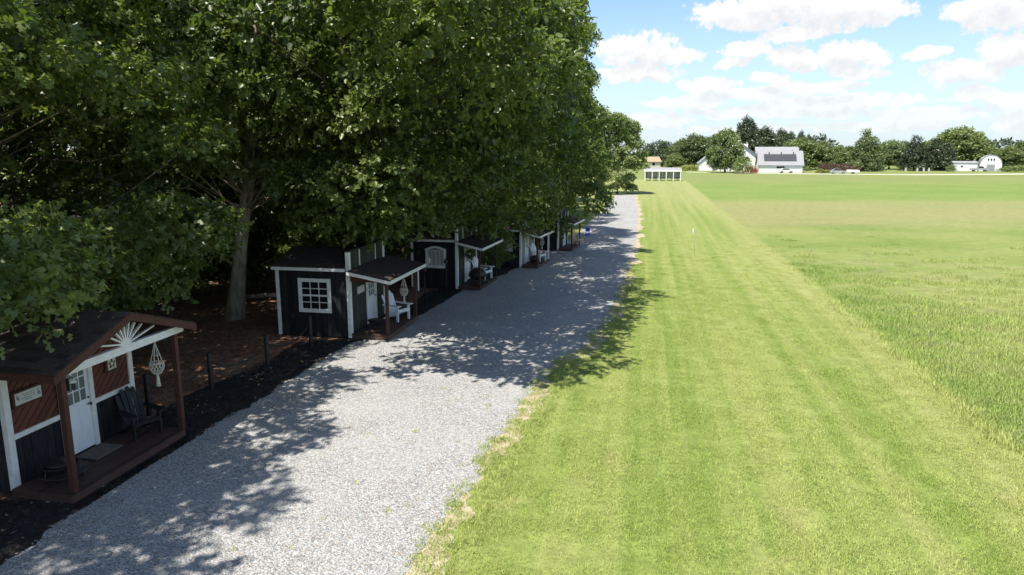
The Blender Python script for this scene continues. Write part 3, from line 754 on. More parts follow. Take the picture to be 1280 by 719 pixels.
for (x, y, rz, sc, lb) in [(-18.2, 20.6, .4, 1.0, 'leafy sapling standing by the long pale log'), (-20.5, 22.0, 1.9, 1.3, 'bushy sapling behind the long pale log'), (-17.3, 18.6, 3.0, .8, 'small sapling between the log and the rope fence'),
                           (-22.5, 18, 2.2, 1.4, 'tall sapling under the oak behind the red cabin'), (-15.2, 31, 4.1, 1.1, 'sapling behind the square window cabin'), (-18.4, 29.5, .9, 1.3, 'sapling past the pale oak trunk by the fallen log'),
                           (-21, 27.5, 2.7, 1.5, 'big bushy sapling deep behind the pale oak trunk'), (-17, 34, 1.4, 1.4, 'sapling in the wood behind the arched window cabin'), (-14.2, 28.3, 5.0, .9, 'small sapling at the thin end of the fallen log')]:
    plant_tree('sapling', TS, lb, 'sapling', (x, y, 0), rz, sc, 'saplings under the oaks')
plant_tree('shrub', TS, 'leafy shrub growing against the arched window of the fourth cabin', 'shrub', (-8.35, 37.4, 0), 1.0, .78)

# fallen branch on the woodland floor
MB().tube([(-17.6, 27.9, .15), (-16.4, 28.3, .22), (-15.3, 28.5, .16), (-14.4, 28.9, .12)], [.13, .11, .09, .05], 8).build('fallen_log', 'pale_bark', None, True)
tag(bpy.data.objects['fallen_log'], 'pale fallen log lying behind the pale oak trunk', 'log')
LB = thing('stacked_log', 'long pale log lying on leaf litter beside the leaning trunk', 'log', (-18.2, 20.4, .12), R_(20))
MB().tube([(-2, 0, 0), (-.6, .08, .02), (1.0, -.05, .01), (2.2, .05, -.02)], [.12, .12, .11, .09], 8).build('stem', 'bark', LB, True)
MB().tube([(.3, 0, .05), (.55, .25, .25), (.6, .4, .5)], [.05, .04, .02], 6).build('stub', 'bark', LB, True)

# ------------------------------------------------------------------ cabins and what stands on their porches
def clip_poly(poly, a, bb, c):
    """keep a*x + b*y <= c"""
    out = []
    for i in range(len(poly)):
        p, q = poly[i], poly[(i + 1) % len(poly)]
        fp, fq = a * p[0] + bb * p[1] - c, a * q[0] + bb * q[1] - c
        if fp <= 0: out.append(p)
        if fp * fq < 0:
            k = fp / (fp - fq); out.append((p[0] + (q[0] - p[0]) * k, p[1] + (q[1] - p[1]) * k))
    return out
def wall_boards(parent, mat, x0, x1, y0, y1, z0, z1, wd=.2, hole=None, along='y'):
    """vertical boards on a wall; hole = (a0, a1, b0, b1) left open"""
    a0, a1 = (y0, y1) if along == 'y' else (x0, x1)
    n = max(1, round((a1 - a0) / wd)); s = (a1 - a0) / n
    for i in range(n):
        p, q = a0 + i * s + .004, a0 + (i + 1) * s - .004
        spans = [(p, q, z0, z1)]
        if hole and q > hole[0] and p < hole[1]:
            spans = []
            if p < hole[0] - .03: spans.append((p, hole[0], z0, z1))
            if q > hole[1] + .03: spans.append((hole[1], q, z0, z1))
            pm, qm = max(p, hole[0]), min(q, hole[1])
            if hole[2] > z0 + .02: spans.append((pm, qm, z0, hole[2]))
            if hole[3] < z1 - .02: spans.append((pm, qm, hole[3], z1))
        for (u, v, zz0, zz1) in spans:
            dx = .004 * (i % 3)
            if along == 'y': box('board', mat, parent, x0 - .02, u, zz0, x1 + dx, v, zz1)
            else: box('board', mat, parent, u, y0 - dx, zz0, v, y1 + .02, zz1)
def door(parent, y0, y1, z0, z1, panes=(3, 3), x=0.0, casing='white_paint', leaf='white_door'):
    """white casing and door leaf with a glazed upper half in the front wall (plane x)"""
    cw = .11
    c = MB().box(x, y0, z0, x + .045, y0 + cw, z1).box(x, y1 - cw, z0, x + .045, y1, z1).box(x, y0, z1, x + .05, y1, z1 + cw)
    c.build('door_casing', casing, parent)
    d = MB().box(x - .05, y0 + cw, z0 + .02, x + .004, y1 - cw, z1)
    dl = d.build('door', leaf, parent)
    gy0, gy1, gz0, gz1 = y0 + cw + .09, y1 - cw - .09, z0 + (z1 - z0) * .54, z1 - .12
    ny, nz = panes
    for i in range(ny):
        for j in range(nz):
            sy, sz = (gy1 - gy0) / ny, (gz1 - gz0) / nz
            box('pane', 'glass_light', dl, x + .005, gy0 + i * sy + .012, gz0 + j * sz + .012, x + .012, gy0 + (i + 1) * sy - .012, gz0 + (j + 1) * sz - .012)
    fr = MB()
    for i in range(ny + 1): fr.box(x + .004, gy0 + i * (gy1 - gy0) / ny - .012, gz0 - .012, x + .022, gy0 + i * (gy1 - gy0) / ny + .012, gz1 + .012)
    for j in range(nz + 1):
        zc = gz0 + j * (gz1 - gz0) / nz
        for i in range(ny):
            fr.box(x + .004, gy0 + i * (gy1 - gy0) / ny + .0125, zc - .012, x + .020, gy0 + (i + 1) * (gy1 - gy0) / ny - .0125, zc + .012)
    fr.build('muntin', leaf, dl)
    for k in (0, 1):
        w0, w1 = (y0 + cw + .08, (y0 + y1) / 2 - .03) if k == 0 else ((y0 + y1) / 2 + .03, y1 - cw - .08)
        box('panel', leaf, dl, x + .004, w0, z0 + .18, x + .014, w1, gz0 - .12)
    h = MB().tube([(x + .01, y1 - cw - .06, z0 + .98), (x + .07, y1 - cw - .06, z0 + .98)], .018, 8).tube([(x + .07, y1 - cw - .06, z0 + .98), (x + .085, y1 - cw - .06, z0 + .98)], .032, 8)
    MB().tube([(x + .005, y1 - cw - .06, z0 + 1.12), (x + .03, y1 - cw - .06, z0 + 1.12)], .026, 8).build('lock', 'iron', dl, True)
    h.build('handle', 'iron', dl, True)
def side_window(parent, x0, x1, z0, z1, y, cols=3, rows=4, arch=False, glass='glass', trim='white_paint'):
    """white framed sash window in the wall that faces down the drive (plane y, outside is -y)"""
    cw = .12
    c = MB().box(x0, y - .05, z0, x0 + cw, y, z1).box(x1 - cw, y - .05, z0, x1, y, z1).box(x0 + cw, y - .055, z0, x1 - cw, y, z0 + cw)
    if not arch: c.box(x0 + cw, y - .055, z1 - cw, x1 - cw, y, z1)
    wn = c.build('window', trim, parent)
    if arch:
        n = 14; xc = (x0 + x1) / 2; hw = (x1 - x0) / 2
        pts = [(x0 + (x1 - x0) * i / n, y - .04, z1 - .02 + .16 * math.sin(math.pi * i / n)) for i in range(n + 1)]
        a = MB()
        for i in range(n): a.bar(pts[i], pts[i + 1], .09, .11)
        a.build('arched_hood', trim, wn)
    gx0, gx1, gz0, gz1 = x0 + cw, x1 - cw, z0 + cw, z1 - (cw if not arch else 0)
    for i in range(cols):
        for j in range(rows):
            sx, sz = (gx1 - gx0) / cols, (gz1 - gz0) / rows
            box('pane', glass, wn, gx0 + i * sx + .012, y - .012, gz0 + j * sz + .012, gx0 + (i + 1) * sx - .012, y - .002, gz0 + (j + 1) * sz - .012)
    s = MB()
    for i in range(cols + 1): s.box(gx0 + i * (gx1 - gx0) / cols - .013, y - .030, gz0, gx0 + i * (gx1 - gx0) / cols + .013, y - .004, gz1)
    for j in range(rows + 1):
        zc = gz0 + j * (gz1 - gz0) / rows; hh = .03 if (j * 2 == rows and not arch) else .013
        for i in range(cols): s.box(gx0 + i * (gx1 - gx0) / cols + .0135, y - (.034 if hh > .02 else .026), zc - hh, gx0 + (i + 1) * (gx1 - gx0) / cols - .0135, y - .004, zc + hh)
    s.build('sash', trim, wn)
    return wn
def porch_deck(parent, x0, x1, y0, y1, zt, mat='deck_plank'):
    n = max(3, round((x1 - x0) / .14)); s = (x1 - x0) / n
    for i in range(n): box('plank', mat, parent, x0 + i * s + .004, y0, zt - .03, x0 + (i + 1) * s - .004, y1, zt + .002 * (i % 3))
    box('deck_skirt', mat, parent, x1 - .045, y0 + .01, .03, x1 - .008, y1 - .01, zt - .032)
    box('deck_skirt', mat, parent, x0, y0 + .01, .03, x1 - .05, y0 + .05, zt - .032)
    box('deck_skirt', mat, parent, x0, y1 - .05, .03, x1 - .05, y1 - .01, zt - .032)
    for (xx, yy) in ((x1 - .2, y0 + .3), (x1 - .2, (y0 + y1) / 2), (x1 - .2, y1 - .3)):
        box('footing', 'black_paint', parent, xx - .1, yy - .1, 0, xx + .1, yy + .1, .1)
def shingle_slope(parent, ax0, ax1, y_eave, z_eave, y_ridge, z_ridge, single=True, mat='shingle', cw=.33, rh=.16):
    """courses of shingles lying on a slope; ax = extent along the ridge (x)"""
    dy, dz = y_ridge - y_eave, z_ridge - z_eave
    Ls = math.hypot(dy, dz); rows = int(Ls / rh); ncol = max(1, round((ax1 - ax0) / cw)); cw = (ax1 - ax0) / ncol
    ang = math.atan2(dz, abs(dy)); sgn = 1 if dy > 0 else -1
    joined = MB(); cnt = 0
    for j in range(rows):
        s0 = j * rh; off = (cw / 2 if j % 2 else 0)
        for i in range(-1 if j % 2 else 0, ncol):
            a = max(ax0, ax0 + i * cw + off) + .004; b_ = min(ax1, ax0 + (i + 1) * cw + off) - .004
            if b_ - a < .05: continue
            ln = rh * 1.35
            p = (y_eave + dy * s0 / Ls, z_eave + dz * s0 / Ls + .010 + random.uniform(0, .004))
            sl = s0 + ln
            q = (y_eave + dy * min(sl, Ls) / Ls, z_eave + dz * min(sl, Ls) / Ls + .002)
            if single:
                key = ('shingle', parent.name, round(b_ - a, 2), sgn, random.randint(0, 2), j == rows - 1)
                hw = (b_ - a) / 2; y1_, z1_ = q[0] - p[0], q[1] - p[1]
                vs = [(-hw, 0, 0), (hw, 0, 0), (hw, y1_, z1_), (-hw, y1_, z1_), (-hw, 0, .014), (hw, 0, .014), (hw, y1_, z1_ + .010), (-hw, y1_, z1_ + .010)]
                mesh_obj('shingle', vs, CUBE_F, mat, parent, False, ((a + b_) / 2, p[0], p[1]), key)
            else:
                joined.add([(a, p[0], p[1]), (b_, p[0], p[1]), (b_, q[0], q[1]), (a, q[0], q[1]), (a, p[0], p[1] + .014), (b_, p[0], p[1] + .014), (b_, q[0], q[1] + .010), (a, q[0], q[1] + .010)], CUBE_F)
    if not single:
        tag(joined.build('shingles', mat, parent), kind='stuff')
def adirondack(label, loc, rz, mat, sc=1.0):
    t_ = thing('adirondack_chair', label, 'chair', loc, rz, 'slatted garden chairs on the porches', sc)
    # front of the chair is +x
    for s in (-1, 1):
        MB().box(.22, s * .29 - .02, 0, .31, s * .29 + .02, .54).build('leg', mat, t_)
        MB().ext([(.30, .30), (.30, .40), (-.42, .06), (-.50, 0), (-.38, 0)], 'y', s * .25 - .015, s * .25 + .015).build('leg', mat, t_)
        MB().ext([(.40, s * .22), (.40, s * .40), (.30, s * .42), (-.38, s * .34), (-.38, s * .25)], 'z', .545, .57).build('arm', mat, t_)
    for i in range(5):
        x = .30 - i * .10; z = .395 - i * .047
        bar('seat_slat', mat, t_, (x, -.25, z), (x, .25, z), .088, .022, (.42, 0, 1))
    tops = [.88, .98, 1.02, .98, .88]
    for i in range(5):
        y = (i - 2) * .106
        p = Vector((-.18, y * .9, .17)); q = Vector((-.48 - .02 * (tops[i] - .9), y * 1.12, tops[i]))
        d = (q - p); n_ = 6; hw = .048
        pts = []
        for k in range(n_ + 1):
            u = -1 + 2 * k / n_; pts.append((hw * u, 1 - .05 * u * u - (.03 * abs(u) if i in (0, 4) else 0)))
        nrm = d.cross(Vector((0, 1, 0))).normalized() * .011
        vs = []
        for sg in (-1, 1):
            vs += [p + Vector((0, -hw * .85, 0)) + nrm * sg, p + Vector((0, hw * .85, 0)) + nrm * sg]
            vs += [p + d * h_ + Vector((0, u_, 0)) + nrm * sg for (u_, h_) in reversed(pts)]
        m_ = len(pts) + 2
        MB().add(vs, [tuple(range(m_))[::-1], tuple(range(m_, 2 * m_))] + [(a, (a + 1) % m_, m_ + (a + 1) % m_, m_ + a) for a in range(m_)]).build('back_slat', mat, t_)
    bar('back_rail', mat, t_, (-.365, -.33, .53), (-.365, .33, .53), .03, .06)
    bar('front_rail', mat, t_, (.315, -.27, .37), (.315, .27, .37), .025, .09)
    return t_
def macrame(label, loc, sc=1.0):
    t_ = thing('macrame_plant_hanger', label, 'plant hanger', loc, .3, 'macrame hangers under the porch beams', sc)
    MB().tube([(.03 * math.cos(a), 0, -.03 + .03 * math.sin(a)) for a in np.linspace(0, 6.283, 12)], .008, 5).build('ring', 'rope', t_, True)
    n = 8
    for k in range(n):
        a = 2 * math.pi * k / n
        MB().tube([(.01 * math.cos(a), .01 * math.sin(a), -.06), (.05 * math.cos(a), .05 * math.sin(a), -.22), (.135 * math.cos(a), .135 * math.sin(a), -.52)], .009, 4).build('cord', 'rope', t_, True)
    net = MB()
    zs = [-.50, -.56, -.62, -.68, -.74]; rs = [.14, .15, .145, .125, .085]
    for j in range(4):
        for k in range(12):
            a = 2 * math.pi * (k + .5 * (j % 2)) / 12
            for sg in (-.5, .5):
                b2 = a + sg * 2 * math.pi / 12
                net.tube([(rs[j] * math.cos(a), rs[j] * math.sin(a), zs[j]), (rs[j + 1] * math.cos(b2), rs[j + 1] * math.sin(b2), zs[j + 1])], .008, 4, False)
    for zz, rr in ((-.50, .142), (-.74, .085)):
        net.tube([(rr * math.cos(a), rr * math.sin(a), zz) for a in np.linspace(0, 6.283, 17)], .012, 5)
    net.build('net', 'rope', t_, True)
    MB().lathe([(.012, -.74), (.03, -.76), (.028, -.80), (.034, -.9), (.05, -1.04), (0, -1.04)], 9).build('tassel', 'rope', t_, True)
    MB().tube([(.2 * math.cos(a) * .45, .2 * math.sin(a) * .45, -.33) for a in np.linspace(0, 6.283, 15)], .008, 4).build('spreader_ring', 'rope', t_, True)
def fire_pit(label, loc, dome=False, sc=1.0):
    t_ = thing('fire_pit', label, 'fire pit', loc, .4, 'round fire pits on the porches', sc)
    MB().lathe([(0, .12), (.16, .13), (.28, .20), (.34, .29), (.37, .30), (.37, .32), (.33, .31), (.26, .22), (.15, .15), (0, .14)], 20).build('bowl', 'iron', t_, True)
    MB().lathe([(.34, .10), (.40, .105), (.40, .125), (.34, .12)], 20).build('shelf_ring', 'iron', t_, True)
    for k in range(3):
        a = k * 2.094
        MB().tube([(.38 * math.cos(a), .38 * math.sin(a), 0), (.36 * math.cos(a), .36 * math.sin(a), .15), (.33 * math.cos(a), .33 * math.sin(a), .28)], .014, 6).build('leg', 'iron', t_, True)
    if dome:
        d = MB()
        d.lathe([(.345 * math.cos(a), .32 + .27 * math.sin(a)) for a in np.linspace(0, 1.5, 7)], 20)
        d.build('dome', 'iron', t_, True)
        MB().tube([(-.05, 0, .585), (-.05, 0, .63), (.05, 0, .63), (.05, 0, .585)], .01, 5).build('handle', 'iron', t_, True)
    else:
        MB().lathe([(.0, .335), (.2, .33), (.27, .315), (.27, .325), (.2, .345), (0, .35)], 20).build('lid', 'iron', t_, True)
        MB().tube([(-.06, 0, .35), (-.06, 0, .40), (.06, 0, .40), (.06, 0, .35)], .01, 5).build('handle', 'iron', t_, True)

# --- the red and black cabin: gable roof towards the drive with a sunburst
c1 = thing('cabin', 'red and black cabin with sunburst gable and brown porch posts', 'cabin', (-11.7, 10.5, 0), 0, 'small cabins along the drive')
W1, D1, P1, E1, RZ = 3.35, 2.9, 1.35, 2.52, 3.26
ZD = .2
box('core_wall', 'black_board', c1, -D1, .03, .05, -.09, W1 - .03, E1 - .02)
for (y0, y1) in ((.12, 1.2), (2.12, W1 - .12)):
    wall_boards(c1, 'black_board', -.06, -.02, y0, y1, .1, 1.10, .18)
    zz0, zz1 = 1.21, E1 - .02
    sgn = 1 if y0 < 1 else 1
    k = -6.0
    while k < 8:
        poly = clip_poly([(y0, zz0), (y1, zz0), (y1, zz1), (y0, zz1)], .707 * -sgn, .707 * 1, k + .125)
        if len(poly) > 2: poly = clip_poly(poly, .707 * sgn, -.707, -k - .006) if True else poly
        if len(poly) > 2: MB().ext(poly, 'x', -.06, -.02).build('diagonal_board', 'red_board', c1)
        k += .14
box('rail', 'white_paint', c1, -.06, .12, 1.10, .004, 1.2, 1.205)
box('rail', 'white_paint', c1, -.06, 2.12, 1.10, .004, W1 - .12, 1.205)
box('corner_board', 'white_paint', c1, -.10, -.015, .12, .012, .12, E1)
box('corner_board', 'white_paint', c1, -.10, W1 - .12, .25, .012, W1 + .015, E1)
box('corner_block', 'blue_cloth', c1, -.02, .02, 0.0, .06, .11, .115)['label'] = 'blue-grey block under the corner board'
wall_boards(c1, 'black_board', -D1, -.1, -.03, .01, .1, E1, .2, None, 'x')
door(c1, 1.2, 2.12, ZD, 2.22)
porch_deck(c1, .02, P1, -.1, W1 - .12, ZD)
for yy in (.04, W1 - .14):
    box('post', 'brown_trim', c1, P1 - .13, yy - .055, ZD + .004, P1 - .02, yy + .055, E1 - .06)
box('porch_beam', 'white_paint', c1, P1 - .125, -.12, E1 - .058, P1 - .02, W1 + .14, E1 + .10)
YR = W1 / 2 + .02
y_l, y_r, z_e = -.30, W1 + .36, E1 + .03
xf, xb = P1 + .14, -D1 - .15
sl = (RZ - z_e)
for (ye, nm) in ((y_l, 0), (y_r, 1)):
    MB().ext([(ye, z_e), (YR, RZ), (YR, RZ + .045), (ye, z_e + .045)], 'x', xb, xf - .03).build('roof_deck', 'brown_trim', c1)
    shingle_slope(c1, xb, xf + .01, ye, z_e + .045, YR, RZ + .045, nm == 0)
    MB().ext([(ye - (.02 if nm == 0 else -.02), z_e - .12), (YR, RZ - .12), (YR, RZ + .038), (ye - (.02 if nm == 0 else -.02), z_e + .038)], 'x', xf - .028, xf + .012).build('rake_board', 'brown_trim', c1)
    box('eave_fascia', 'brown_trim', c1, xb, min(ye, ye), z_e - .1, xf - .03, ye + .03 if nm == 0 else ye + .03, z_e)
MB().ext([(-.0, E1 + .0), (W1, E1), (YR, RZ - .04)], 'x', -.09, -.05).build('gable_panel', 'red_board', c1)
# sunburst of white spokes over the beam
hub = (P1 - .06, YR, E1 + .11)
for a in np.linspace(R_(12), R_(168), 9):
    ca, sa = math.cos(a), math.sin(a)
    k = .2
    while k < 1.9 and (E1 + .11 + sa * k) < (RZ - .14) - sl / (YR - y_l) * abs(ca * k): k += .02
    bar('sunburst_spoke', 'white_paint', c1, (P1 - .06, YR + ca * .07, E1 + .11 + sa * .07), (P1 - .06, YR + ca * k, E1 + .11 + sa * k), .03, .055, (1, 0, 0))
MB().ext([(YR + .16 * math.cos(a), E1 + .1 + .15 * math.sin(a)) for a in np.linspace(0, math.pi, 12)], 'x', P1 - .085, P1 - .03).build('sunburst_hub', 'white_paint', c1)
# things on that porch
sg = thing('wall_sign', 'long white lettered plaque in a dark frame on red boards', 'sign', (-11.7 + .01, 11.02, 1.86), R_(0))
sg.rotation_euler = (0, 0, 0)
box('sign_face', 'sign_face', sg, -.02, -.31, -.12, .012, .31, .12)
fr = MB().box(-.02, -.355, -.165, .03, .355, -.12).box(-.02, -.355, .12, .03, .355, .165).box(-.02, -.355, -.12, .03, -.31, .12).box(-.02, .31, -.12, .03, .355, .12)
fr.build('frame', 'brown_trim', sg)
for k, (yy, zz, ln) in enumerate([(0, .06, .26), (.01, .02, .20), (-.01, -.025, .27), (0, -.065, .16)]):
    tx = MB(); p0 = yy - ln / 2
    while p0 < yy + ln / 2:
        l_ = random.uniform(.012, .04); tx.box(.0125, p0, zz - .008, .0135, p0 + l_, zz + .008); p0 += l_ + .012
    tx.build('lettering', 'sign_ink', sg)
for s in (-1, 1):
    w_ = MB()
    for k in range(16):
        a = random.uniform(0, 6.28); r_ = random.uniform(0, .06)
        w_.ext([(s * .24 + r_ * math.cos(a) * .7 + .013 * math.cos(b_), r_ * 1.2 * math.sin(a) + .013 * math.sin(b_)) for b_ in np.linspace(0, 5.2, 5)], 'x', .0125, .014 + .0005 * k)
    w_.build('leaf_motif', 'sign_ink', sg)
st = thing('star_picture', 'square cream picture of a dark star on red boards', 'picture', (-11.69, 13.22, 1.84))
box('backing', 'cream', st, -.02, -.13, -.13, .01, .13, .13)
MB().box(-.02, -.2, -.17, .02, -.13, .17).box(-.02, .13, -.17, .02, .2, .17).box(-.02, -.13, .13, .025, .13, .165).box(-.02, -.13, -.165, .025, .13, -.13).build('frame', 'brown_trim', st)
sp5 = []
for k in range(10):
    a = math.pi / 2 + k * math.pi / 5; r_ = .105 if k % 2 == 0 else .045
    sp5.append((r_ * math.cos(a), r_ * math.sin(a)))
stm = MB()
for k in range(10):
    p, q = sp5[k], sp5[(k + 1) % 10]; stm.bar((.014, p[0], p[1]), (.014, q[0], q[1]), .012, .016, (1, 0, 0))
stm.build('star', 'black_paint', st)
ln = thing('porch_lantern', 'black lantern with pale glass fixed to the brown porch post', 'lantern', (-10.40, 10.66, 2.28))
box('backplate', 'iron', ln, -.04, -.02, -.12, .04, .0, .12)
MB().tube([(0, 0, .08), (0, .09, .12), (0, .12, .06)], .012, 6).build('bracket', 'iron', ln, True)
MB().lathe([(0, .07), (.03, .06), (.08, .02), (.075, .0)], 4, (0, .12, 0)).build('cap', 'lamp_glass', ln)
MB().lathe([(.055, 0), (.045, -.13), (0, -.15)], 4, (0, .12, 0)).build('cage', 'iron', ln)
adirondack('black slatted garden chair beside the white door of the red cabin', (-11.12, 13.25, ZD), R_(-24), 'black_paint', 1.02)
macrame('white macrame hanger under the beam of the red cabin', (-10.43, 13.08, 2.48))
fire_pit('low black fire pit with flat lid on the red cabin porch', (-11.15, 11.02, ZD), False, .95)
dm = thing('door_mat', 'grey-brown door mat in front of the red cabin door', 'mat', (-11.32, 12.2, ZD + .004))
box('pile', 'mat_fibre', dm, -.26, -.40, 0, .26, .40, .018)
for s in (-1, 1): box('border', 'dark_rope', dm, -.26, s * .40 - .012, .0, .26, s * .40 + .012, .021)

# --- cabins with a shed-roofed porch and a tall false front
def shed_cabin(name, label, loc, rz, sc, wall, front, Wd=3.3, Dp=2.75, P=1.4, window='square', rightpost='brown_trim', door_y=1.4, porch_roof=True, red_beam=True):
    c = thing(name, label, 'cabin', loc, rz, 'small cabins along the drive', sc)
    E, ridge, top = 2.42, 3.0, 3.08
    box('core_wall', wall, c, -Dp, .03, .05, -.09, Wd - .03, E - .02)
    win = {'square': (-1.92, -.70, .92, 2.14), 'arch': (-1.68, -.6, 1.08, 2.0), None: None}[window]
    hole = (win[0] + .1, win[1] - .1, win[2] + .1, win[3] - .05) if win else None
    wall_boards(c, wall, -Dp, -.1, -.03, .01, .06, E - .01, .2, hole, 'x')
    if win: side_window(c, win[0], win[1], win[2], win[3], -.03, *((3, 4) if window == 'square' else (4, 1)), arch=(window == 'arch'), glass='glass' if window == 'square' else 'curtain')
    wall_boards(c, front, -.06, -.02, .12, Wd - .12, .08, top, .2, (door_y, door_y + .95, .1, 2.12))
    door(c, door_y, door_y + .95, .18, 2.08)
    box('corner_board', 'white_paint', c, -.11, -.05, .05, .012, .12, top + .02)
    box('corner_board', 'white_paint', c, -.11, Wd - .12, .05, .012, Wd + .05, top + .02)
    box('corner_board', 'white_paint', c, -Dp - .03, -.05, .05, -Dp + .10, .04, E)
    box('eave_board', 'white_paint', c, -Dp - .12, -.16, E, -.112, -.12, E + .11)
    for yy in (.95, 2.45): box('batten', 'white_paint', c, -.02, yy - .03, 2.5, .004, yy + .03, top)
    box('parapet_cap', 'black_paint', c, -.12, -.08, top + .022, .05, Wd + .08, top + .07)
    for (ye, nm) in ((-.15, 0), (Wd + .15, 1)):
        MB().ext([(ye, E + .09), (Wd / 2, ridge), (Wd / 2, ridge + .03), (ye, E + .12)], 'x', -Dp - .15, -.115).build('roof_deck', 'brown_trim', c)
        shingle_slope(c, -Dp - .16, -.117, ye, E + .12, Wd / 2, ridge + .03, False)
    porch_deck(c, .02, P, -.05, Wd - .1, .2)
    if porch_roof:
        zb, zf = 2.42, 2.13
        xe = P + .18
        MB().ext([(.014, zb), (xe, zf), (xe, zf + .04), (.014, zb + .04)], 'y', -.28, Wd + .34).build('porch_roof_deck', 'brown_trim', c)
        so = MB(); n = 8
        for j in range(n):
            s0, s1 = 1 - j / n, 1 - (j + 1.35) / n
            s1 = max(0, s1); ncol = 10
            for i in range(ncol):
                a = -.3 + (Wd + .66) * i / ncol + .004; b_ = -.3 + (Wd + .66) * (i + 1) / ncol - .004
                xa, za, xc, zc = .014 + (xe - .014) * s0 + .01, zb + (zf - zb) * s0 + .052, .014 + (xe - .014) * s1 + .01, zb + (zf - zb) * s1 + .044
                so.add([(xa, a, za), (xa, b_, za), (xc, b_, zc), (xc, a, zc), (xa, a, za + .014), (xa, b_, za + .014), (xc, b_, zc + .01), (xc, a, zc + .01)], CUBE_F)
        tag(so.build('porch_shingles', 'shingle', c), kind='stuff')
        box('fascia', 'white_paint', c, xe, -.31, zf - .07, xe + .025, Wd + .37, zf + .05)
        for yy in (-.305, Wd + .34): MB().ext([(.016, zb - .07), (xe - .002, zf - .07), (xe - .002, zf + .042), (.016, zb + .042)], 'y', yy, yy + .025).build('rake_board', 'white_paint', c)
        if red_beam:
            box('side_beam', 'brown_trim', c, .02, .02, 2.06, P - .13, .10, 2.2)
            box('side_beam', 'brown_trim', c, .02, Wd - .24, 2.06, P - .13, Wd - .16, 2.2)
        box('front_beam', 'brown_trim', c, P - .125, -.1, 1.98, P - .03, Wd + .1, 2.09)
        box('post', 'brown_trim', c, P - .13, .02, .205, P - .03, .12, 1.98)
        box('post', rightpost, c, P - .13, Wd - .26, .205, P - .03, Wd - .16, 1.98)
    return c
c2 = shed_cabin('cabin', 'black cabin with white square window and shed porch roof', (-10.1, 22.62, 0), 0, 1.0, 'black_board', 'olive_board')
box('downspout', 'white_paint', c2, 1.46, 3.02, 1.2, 1.50, 3.06, 2.06)
s2 = thing('wall_sign', 'small grey plaque beside the olive cabin door', 'sign', (-10.09, 23.55, 1.62))
box('sign_face', 'sign_face', s2, -.01, -.28, -.11, .012, .28, .11); box('frame', 'cream', s2, -.012, -.3, -.13, .008, .3, .13)
s3 = thing('wall_sign', 'narrow pale plaque right of the olive cabin door', 'sign', (-10.09, 25.4, 1.8))
box('sign_face', 'cream', s3, -.01, -.1, -.17, .012, .1, .17); box('frame', 'cream', s3, -.012, -.115, -.185, .008, .115, .185)
adirondack('white slatted garden chair under the hanger of the olive cabin', (-9.25, 24.95, .2), R_(-22), 'white_plastic', 1.08)
macrame('white macrame hanger beside the chair of the olive cabin', (-8.78, 24.45, 2.0), 1.0)
fire_pit('low black fire pit by the olive cabin door', (-9.55, 23.6, .2), False, .9)
c3 = shed_cabin('cabin', 'black cabin with white arched side window under low oak branches', (-8.8, 32.1, 0), R_(-3), .95, 'black_board', 'olive_board', Dp=2.45, P=1.2, window='arch', door_y=1.1, rightpost='black_paint', red_beam=False)
adirondack('white slatted garden chair behind a domed fire pit', (-8.05, 34.2, .2), R_(-20), 'white_plastic', 1.08)
fire_pit('black fire pit with tall mesh dome', (-8.05, 33.0, .2), True, 1.25)
hb = thing('hanging_basket', 'dark hanging basket by the door of the arched window cabin', 'basket', (-8.42, 32.95, 1.55), 0)
MB().lathe([(0, -.16), (.1, -.13), (.16, 0), (.14, 0), (.08, -.1)], 10).build('basket', 'iron', hb, True)
for k in range(3): MB().tube([(.15 * math.cos(k * 2.09), .15 * math.sin(k * 2.09), 0), (0, 0, .38)], .006, 4).build('chain', 'iron', hb)
rr = np.random.default_rng(5); nL = 160
dvv = norm(rr.normal(0, 1, (nL, 3)) + [0, 0, .5])
link(bpy.data.objects.new('foliage', leaves_mesh('foliage', dvv * .16 + [0, 0, .04], dvv + rr.normal(0, .4, (nL, 3)), norm(dvv + [0, 0, 1]), np.full(nL, .11), np.full(nL, .07), 'oak_leaf', 'quad', rr.uniform(0, 1, nL))), hb)
MB().tube([(-.36, 0, .42), (0, 0, .38)], .012, 5).build('bracket', 'iron', hb)
c4 = shed_cabin('cabin', 'pale fronted cabin with white porch fascia and white end post', (-6.95, 39.0, 0), R_(-6), .86, 'black_board', 'pale_board', Dp=2.5, P=1.15, window='arch', door_y=.75, rightpost='white_paint', red_beam=False)
adirondack('white slatted garden chair on the pale fronted cabin porch', (-6.2, 40.7, .18), R_(-26), 'white_plastic', 1.02)
fire_pit('black fire pit on the pale fronted cabin porch', (-6.3, 39.75, .18), True, .8)
macrame('white macrame hanger on the pale fronted cabin porch', (-6.1, 41.3, 1.68), .85)
c5 = shed_cabin('cabin', 'dark cabin with a red trimmed porch half hidden by leaves', (-5.75, 46.4, 0), R_(-6), .86, 'black_board', 'black_board', Dp=2.5, P=1.1, window=None, door_y=1.5, rightpost='red_paint', red_beam=True)
adirondack('peach coloured garden chair on the last dark porch', (-4.75, 48.6, .18), R_(-30), 'peach', .95)
gf = thing('garden_flag', 'small blue garden flag with a white band by the drive', 'flag', (-4.35, 50.6, 0), R_(10))
MB().tube([(0, 0, 0), (0, 0, 1.15), (.35, 0, 1.15)], .012, 6).build('stake', 'iron', gf)
MB().ext([(.04, .55), (.34, .55), (.34, 1.13), (.04, 1.13)], 'y', -.006, .006).build('cloth', 'blue_cloth', gf)
MB().ext([(.04, .78), (.34, .78), (.34, .88), (.04, .88)], 'y', -.009, .009).build('band', 'flag_cloth', gf)

